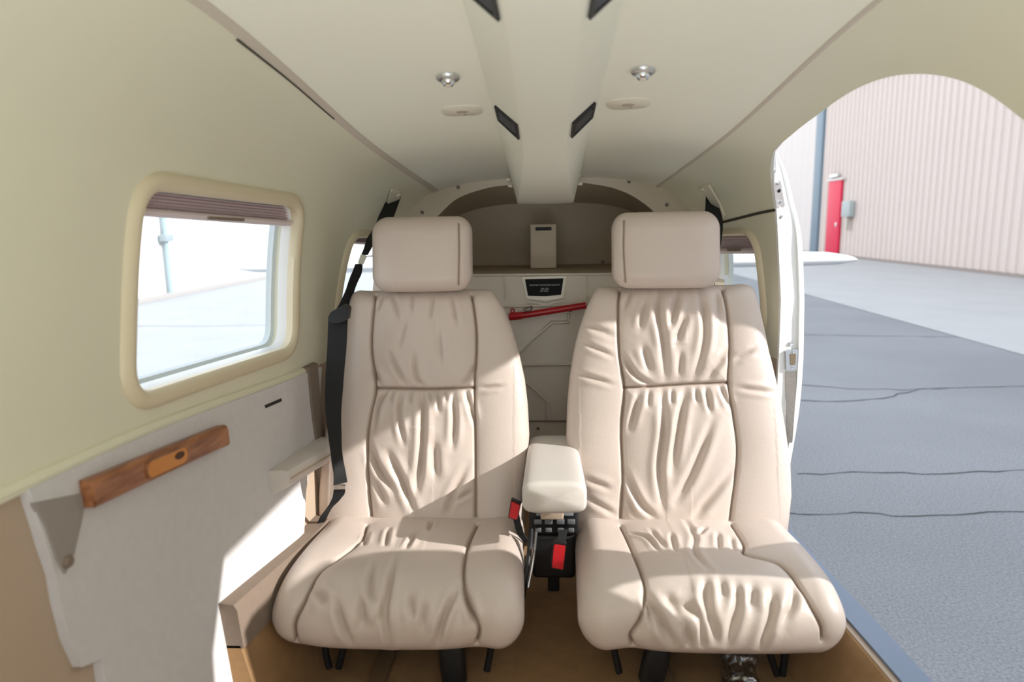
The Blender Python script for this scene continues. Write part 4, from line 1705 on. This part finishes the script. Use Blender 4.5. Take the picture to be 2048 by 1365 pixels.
# ------------------------------------------------------------------ plastic bottle under the seat
PET = glass_mat('clear_plastic', (.80, .84, .88, 1))
PET.node_tree.nodes['Mix Shader'].inputs['Fac'].default_value = .22
PET.node_tree.nodes['Glossy BSDF'].inputs['Roughness'].default_value = .08
bt = empty('water_bottle', at(1482, 1335, 1.25))
tag(bt, 'clear crumpled plastic water bottle under the doorway-side seat', 'bottle')
q0, q1 = at(1476, 1300, 1.30), at(1482, 1372, 1.235)
axis = (q1 - q0).normalized()
prof = []
for k in range(34):
    t = k / 33
    r_ = .034 + .0012 * math.sin(k * 1.3) - (.010 * max(0, .12 - t) / .12) - (.014 * max(0, (t - .9)) / .1)
    prof.append((r_, t * .15))
MB().lathe(q0, axis, [(0, 0)] + prof + [(0, .151)], 26).build('bottle_body', PET, bt, smooth=25)
MB().lathe(q0 - axis * .022, axis, [(0, 0), (.014, 0), (.0145, .003), (.0145, .016), (.012, .018), (.012, .024)], 20).build('bottle_cap', WHITE, bt)
for v_ in bt.children[0].data.vertices:
    q_ = v_.co
    v_.co = q_ + Vector((math.sin(q_.z * 190 + q_.x * 240), math.sin(q_.x * 260 - q_.z * 130), 0)) * .004

# ------------------------------------------------------------------ open cabin door (unseen past the frame edge, outline shaped for the seat shadows)
dr = empty('door_1', (.66, .835, 1.1))
struct(dr, 'unseen white cabin door swung open outside the doorway, shaped to shade the seats')
ud = Vector((.866, .5, 0))
h0 = P(.665, .838, 0)
def dp(s, z): return h0 + ud * s + P(0, 0, z)
def td(l): return [((t - .065) / .866, z) for t, z in l]
dout = [(0, 1.05), (.95, 1.05), (.96, 1.30), (.92, 1.45), (.82, 1.53), (.745, 1.56), (.65, 1.59), (.55, 1.645), (.49, 1.71), (.40, 1.80), (.32, 1.85), (.24, 1.86), (.15, 1.83), (.08, 1.80), (0, 1.77)]
din = [(.33, 1.25), (.85, 1.25), (.80, 1.33), (.70, 1.41), (.60, 1.47), (.548, 1.525), (.496, 1.582), (.455, 1.62), (.40, 1.625), (.355, 1.615), (.33, 1.60)]
def door_shell():
    bm = bmesh.new()
    vo = [bm.verts.new((p[0], p[1], 0)) for p in dout]
    vi = [bm.verts.new((p[0], p[1], 0)) for p in din]
    es = [bm.edges.new((vo[i], vo[(i + 1) % len(vo)])) for i in range(len(vo))] + [bm.edges.new((vi[i], vi[(i + 1) % len(vi)])) for i in range(len(vi))]
    bmesh.ops.triangle_fill(bm, edges=es, use_beauty=True)
    bm.verts.index_update()
    # drop triangles that fall inside the window
    def inside(x, y):
        c = False
        for i in range(len(din)):
            (x1, y1), (x2, y2) = din[i - 1], din[i]
            if (y1 > y) != (y2 > y) and x < (x2 - x1) * (y - y1) / (y2 - y1) + x1: c = not c
        return c
    fs = [f for f in bm.faces if not inside(f.calc_center_median().x, f.calc_center_median().y)]
    V = [(v.co.x, v.co.y) for v in bm.verts]
    T = [tuple(v.index for v in f.verts) for f in fs]
    bm.free()
    nrm = ud.cross(P(0, 0, 1)).normalized()
    n = len(V)
    VV = [dp(*p) + nrm * .0 for p in V] + [dp(*p) + nrm * .045 for p in V]
    F = T + [tuple(i + n for i in t[::-1]) for t in T]
    k = len(dout)
    for i in range(k): F.append((i, (i + 1) % k, n + (i + 1) % k, n + i))
    m_ = len(din)
    for i in range(m_): F.append((k + i, k + (i + 1) % m_, n + k + (i + 1) % m_, n + k + i))
    mesh('door_panel', VV, F, SKINW, dr)
    mesh('door_pane', [dp(*p) + nrm * .03 for p in din], [tuple(range(m_))], GLASS, dr)
door_shell()

# added unseen leaf outside above the doorway, shaped to block the upper sun
lf = empty('sun_block_leaf', (.62, 1.1, 2.09))
struct(lf, 'unseen white curved leaf added above the doorway to block sun')
rings = []
for k in range(56):
    y = .44 + 1.12 * k / 55
    yw = y + .15
    if yw < .84: zw = 1.87 - .16 * ((.84 - yw) / .13) ** 2 if yw > .71 else 1.71 - (.71 - yw)
    elif yw < 1.53: zw = 1.87
    else: zw = 1.87 - .27 * ((yw - 1.53) / .13) ** 1.6
    ze = max(1.80, zw + .52 * .6)
    yy = max(y, .72 + .0 * y)
    pr_ = catmull([P(.66, 0, 2.135), P(.80, 0, 2.225), P(.98, 0, 2.32), P(1.12, 0, 2.315), P(1.19, 0, 2.25), P(1.20, 0, min(2.2, ze) if ze < 2.2 else ze)], 5)
    rings.append([P(q.x, y, q.z) for q in pr_] + [P(q.x + .012, y, q.z + .012) for q in pr_[::-1]])
MB().loft(rings).build('sun_block_panel', SKINW, lf)

# ------------------------------------------------------------------ outside
gd = 60
struct(MB().prism([P(-70, -60, 0), P(70, -60, 0), P(70, 110, 0), P(-70, 110, 0)], (0, 0, -.2)).build('ground', ASPHALT))
struct(MB().prism([P(6.25, -20, .004), P(13.98, -20, .004), P(13.98, 60, .004), P(6.45, 60, .004)], (0, 0, .008)).build('pale_pavement', CONCRETE), 'pale concrete apron in front of the hangar')
ASPHALT_LIT = mat('lit_asphalt', (.36, .37, .385, 1), .95, vary=(1.2, .10), bump=(60, .3, .01), spec=.2)  # paler copy of the asphalt, glaring sunlight put into its colour
struct(MB().prism([P(-10.1, -20, .003), P(-1.6, -20, .003), P(-1.6, 70, .003), P(-10.1, 70, .003)], (0, 0, .006)).build('pale_pavement', ASPHALT_LIT), 'asphalt on the window side, painted paler for the strong sun')
# cracks in the asphalt
crk = empty('asphalt_crack', (3, 3, 0))
def crack(pxs, w, seed, zc=.004):
    rnd = random.Random(seed)
    pts = []
    base = [at_z(*p, zc) for p in pxs]
    sm = []
    for i in range(len(base) - 1):
        L = (base[i + 1] - base[i]).length
        k = max(3, int(L / .12))
        for j in range(k):
            sm.append(base[i].lerp(base[i + 1], j / k) + P(rnd.gauss(0, .02), rnd.gauss(0, .012), 0))
    sm.append(base[-1])
    sides = []
    for i in range(len(sm)):
        t = (sm[min(i + 1, len(sm) - 1)] - sm[max(0, i - 1)]).normalized()
        sides.append(P(-t.y, t.x, 0) * w * .55 * rnd.uniform(.3, 1.4))
    return sm, sides
tag(crk, 'thin dark cracks running across the asphalt outside the doorway', 'pavement crack', kind='stuff')
cm = mat('crack_dark', (.05, .05, .052, 1), 1)
for i, (pxs, w) in enumerate([([(1604, 670), (1760, 672), (1900, 674), (2060, 676)], .010), ([(1602, 770), (1700, 778), (1800, 780), (1900, 776), (2060, 772)], .010), ([(1600, 800), (1680, 803), (1770, 797), (1840, 778), (1900, 776)], .012), ([(1590, 946), (1650, 950), (1740, 944), (1840, 948), (2060, 940)], .008), ([(1578, 1027), (1640, 1030), (1720, 1026), (1830, 1032), (2060, 1024)], .008)]):
    sm, sd = crack(pxs, w, i + 3)
    MB().ribbon(sm, sd, .001).build('crack_line', cm, crk)
sm, sd = crack([(240, 652), (400, 653), (600, 650)], .012, 20, .012)
c2 = MB().ribbon(sm, sd, .001).build('asphalt_crack', cm)
tag(c2, 'long dark joint line across the ramp outside the large window', 'pavement crack', kind='stuff')


def siding(name, x, y0, y1, z0, z1, face, m, pitch, depth, parent):
    """ribbed sheet wall in a plane x = const"""
    V, F = [], []
    ys = []
    y = y0
    while y < y1:
        for f, d in ((0, 0), (.55, 0), (.65, 1), (.90, 1)):
            ys.append((y + pitch * f, d))
        y += pitch
    ys.append((y, 0))
    for yy, d in ys:
        for z in (z0, z1):
            V.append((x + face * depth * d, yy, z))
    n = len(ys)
    for i in range(n - 1):
        F.append((2 * i, 2 * i + 1, 2 * i + 3, 2 * i + 2))
    b = len(V)
    V += [(x - face * .2, y0, z0), (x - face * .2, y0, z1), (x - face * .2, y, z0), (x - face * .2, y, z1)]
    F += [(b, b + 1, b + 3, b + 2), (0, 1, b + 1, b), (2 * n - 2, 2 * n - 1, b + 3, b + 2)]
    return mesh(name, V, F, m, parent, smooth=0)


hr_ = empty('hangar', (14, 15, 0))
tag(hr_, 'pink beige ribbed metal hangar with red door seen through the doorway', 'hangar')
ys_ = at_x(1642, 400, 14.0).y
siding('ribbed_wall', 14.0, -6, ys_, .1, 7.8, -1, SIDING, .42, .07, hr_)
MB().box((19, 15, 7.9), (10.4, 43, .2), bev=.02).build('roof', SIDING2, hr_)
MB().box((14.0, (ys_ - 6) / 2, .05), (.3, ys_ + 6, .12)).build('base_strip', mat('base_rust', (.28, .24, .22, 1), .8), hr_)
d0, d1 = at_x(1682, 440, 13.9), at_x(1657, 440, 13.9)
zt = at_x(1670, 362, 13.9).z
dd = MB().box((13.86, (d0.y + d1.y) / 2, zt / 2), (.12, abs(d1.y - d0.y), zt), bev=.02).build('door', HDOOR, hr_)
MB().box((13.80, d0.y + .28, zt * .42), (.06, .14, .2), bev=.01).build('door_handle', STEEL, hr_)
MB().box((13.84, (d0.y + d1.y) / 2, zt + .05), (.16, abs(d1.y - d0.y) + .3, .12), bev=.01).build('door_header', SIDING2, hr_)
q0, q1 = at_x(1690, 403, 13.8), at_x(1704, 434, 13.8)
MB().box((13.78, (q0.y + q1.y) / 2, (q0.z + q1.z) / 2), (.25, abs(q0.y - q1.y), abs(q0.z - q1.z)), bev=.02).build('meter_box', mat('meter_grey', (.35, .40, .40, 1), .5), hr_)
MB().box((13.8, (q0.y + q1.y) / 2, min(q0.z, q1.z) - .3), (.08, .12, .6), bev=.01).build('conduit', mat('conduit_grey', (.40, .37, .30, 1), .5), hr_)
q = at_x(1671, 352, 13.85)
MB().box(q, (.25, .9, .16), bev=.03).build('door_lamp', STEEL, hr_)
p0, p1 = at_x(1643, 400, 14.0), at_x(1630, 400, 14.0)
post = MB().box((14.0, (p0.y + p1.y) / 2, 3.9), (.3, abs(p1.y - p0.y), 7.8), bev=.02).build('corner_post', BLUEGREY, hr_)
h2 = empty('hangar', (14.1, p1.y, 0))
tag(h2, 'pale smooth hangar beyond the blue grey corner post', 'hangar')
siding('ribbed_wall', 14.1, p1.y + .02, 75, .1, 8.2, -1, SIDING2, .9, .02, h2)
MB().box((19, (p1.y + 75) / 2 + .3, 8.3), (10.2, 75 - p1.y, .2), bev=.02).build('roof', SIDING2, h2)

hl_ = empty('hangar', (-10.2, 20, 0))
tag(hl_, 'white ribbed hangar seen through the large window', 'hangar')
siding('ribbed_wall', -10.3, 5, 33, .15, 7.5, 1, SIDING_L, .40, .03, hl_)
MB().box((-15.4, 19, 7.6), (10.4, 28.4, .2), bev=.02).build('roof', SIDING_L, hl_)
MB().box((-10.25, 19, .075), (.3, 28, .15), bev=.01).build('base_strip', mat('base_pale', (.35, .33, .32, 1), .8), hl_)
q = at_x(336, 500, -10.15)
MB().tube([P(-10.18, q.y, .1), P(-10.18, q.y, 7.4)], .07, 10).build('downpipe', mat('downpipe_blue', (.33, .42, .46, 1), .5), hl_)
q = at_x(333, 476, -10.15)
MB().box((-10.15, q.y, q.z), (.2, .42, .2), bev=.02).build('pipe_bracket', mat('bracket_grey', (.28, .33, .35, 1), .5), hl_)
hf = empty('hangar', (-12, 40, 0))
tag(hf, 'far pale ribbed hangar seen through the small window', 'hangar')
siding('ribbed_wall', -10.6, 36.5, 70, .1, 7, 1, SIDING_L, .5, .03, hf)
MB().box((-15.6, 53.2, 7.1), (10.2, 33.6, .2), bev=.02).build('roof', SIDING_L, hf)

# tailplane of this airplane, behind the cabin
tp = empty('tailplane', (0, 4.4, 1.45))
tag(tp, 'white airplane tailplane showing beyond the doorway and side windows', 'tailplane')
tipR = at(1713, 513, 4.36)
tipL = at(480, 541, 4.36)
zt_ = (tipR.z + tipL.z) / 2
rings = []
def airfoil(x, y0, ch, th, zc):
    pts = []
    n = 18
    for k in range(n + 1):
        t = (1 - math.cos(PI * k / n)) / 2
        pts.append((t, 2.4 * th * (math.sqrt(max(t, 0)) * .62 - .30 * t - .32 * t * t)))
    up_ = [P(x, y0 + ch * t, zc + h_ * ch) for t, h_ in pts]
    dn = [P(x, y0 + ch * t, zc - h_ * ch) for t, h_ in pts[-2:0:-1]]
    return up_ + dn
for x, ch, th in ((tipL.x, .40, .02), (tipL.x + .03, .58, .07), (tipL.x + .12, .72, .10), (tipL.x + .35, .76, .11), (-.1, .80, .12), (.1, .80, .12), (tipR.x - .35, .76, .11), (tipR.x - .12, .72, .10), (tipR.x - .03, .58, .07), (tipR.x, .40, .02)):
    rings.append(airfoil(x, 4.20 + (.80 - ch) * .35, ch, th, zt_))
MB().loft(rings).build('stabilator', SKINW, tp)
rings = []
for y, w, zc_, h_ in ((2.93, .43, 1.42, .46), (3.4, .33, 1.47, .36), (4.0, .22, 1.53, .26), (4.6, .12, 1.56, .16), (5.1, .05, 1.58, .08)):
    xs, zs_ = se_ring2(w, h_, h_, 2.3, 40)
    rings.append([P(x, y, zc_ + z_) for x, z_ in zip(xs, zs_)])
MB().loft(rings).build('tail_cone', SKINW, tp)
MB().loft([[P(-.03, 4.0, 1.7), P(.03, 4.0, 1.7), P(.02, 5.2, 1.65), P(-.02, 5.2, 1.65)], [P(-.015, 4.75, 2.75), P(.015, 4.75, 2.75), P(.01, 5.3, 2.75), P(-.01, 5.3, 2.75)]]).build('fin', SKINW, tp)

# ------------------------------------------------------------------ light
sun_d = bpy.data.lights.new('sun', 'SUN')
sun_d.energy = 5.6
sun_d.angle = math.radians(.6)
sun_d.color = (1, .97, .93)
sun = bpy.data.objects.new('sun', sun_d)
COL.objects.link(sun)
sdir = Vector((-1, .25, -.52)).normalized()
sun.rotation_euler = sdir.to_track_quat('-Z', 'Y').to_euler()
sun.location = (6, -2, 6)

ad = bpy.data.lights.new('ceiling_fill', 'AREA')  # added fill lamp, unseen behind the camera, brightens the ceiling
ad.energy = 9
ad.spread = math.radians(105)
ad.shape = 'RECTANGLE'
ad.size, ad.size_y = .9, .5
ad.color = (.92, .97, 1)
al = bpy.data.objects.new('ceiling_fill', ad)
COL.objects.link(al)
al.location = (0, -.55, 1.25)
al.rotation_euler = Vector((0, .62, .9)).to_track_quat('-Z', 'Y').to_euler()

w = bpy.data.worlds.new('sky')
scn.world = w
w.use_nodes = True
nt = w.node_tree
bg = nt.nodes['Background']
tc = nt.nodes.new('ShaderNodeTexCoord')
sp = nt.nodes.new('ShaderNodeSeparateXYZ')
cr = nt.nodes.new('ShaderNodeValToRGB')
cr.color_ramp.elements[0].position = 0.0
cr.color_ramp.elements[0].color = (1, 1, 1, 1)
cr.color_ramp.elements[1].position = .9
cr.color_ramp.elements[1].color = (.76, .86, 1, 1)
nt.links.new(tc.outputs['Generated'], sp.inputs['Vector'])
nt.links.new(sp.outputs['Z'], cr.inputs['Fac'])
nt.links.new(cr.outputs['Color'], bg.inputs['Color'])
bg.inputs['Strength'].default_value = 2.3

scn.view_settings.view_transform = 'Standard'
scn.view_settings.look = 'None'
scn.view_settings.exposure = 0
scn.cycles.max_bounces = 10
scn.cycles.diffuse_bounces = 6
scn.cycles.transparent_max_bounces = 12
scn.cycles.caustics_reflective = False
scn.cycles.caustics_refractive = False
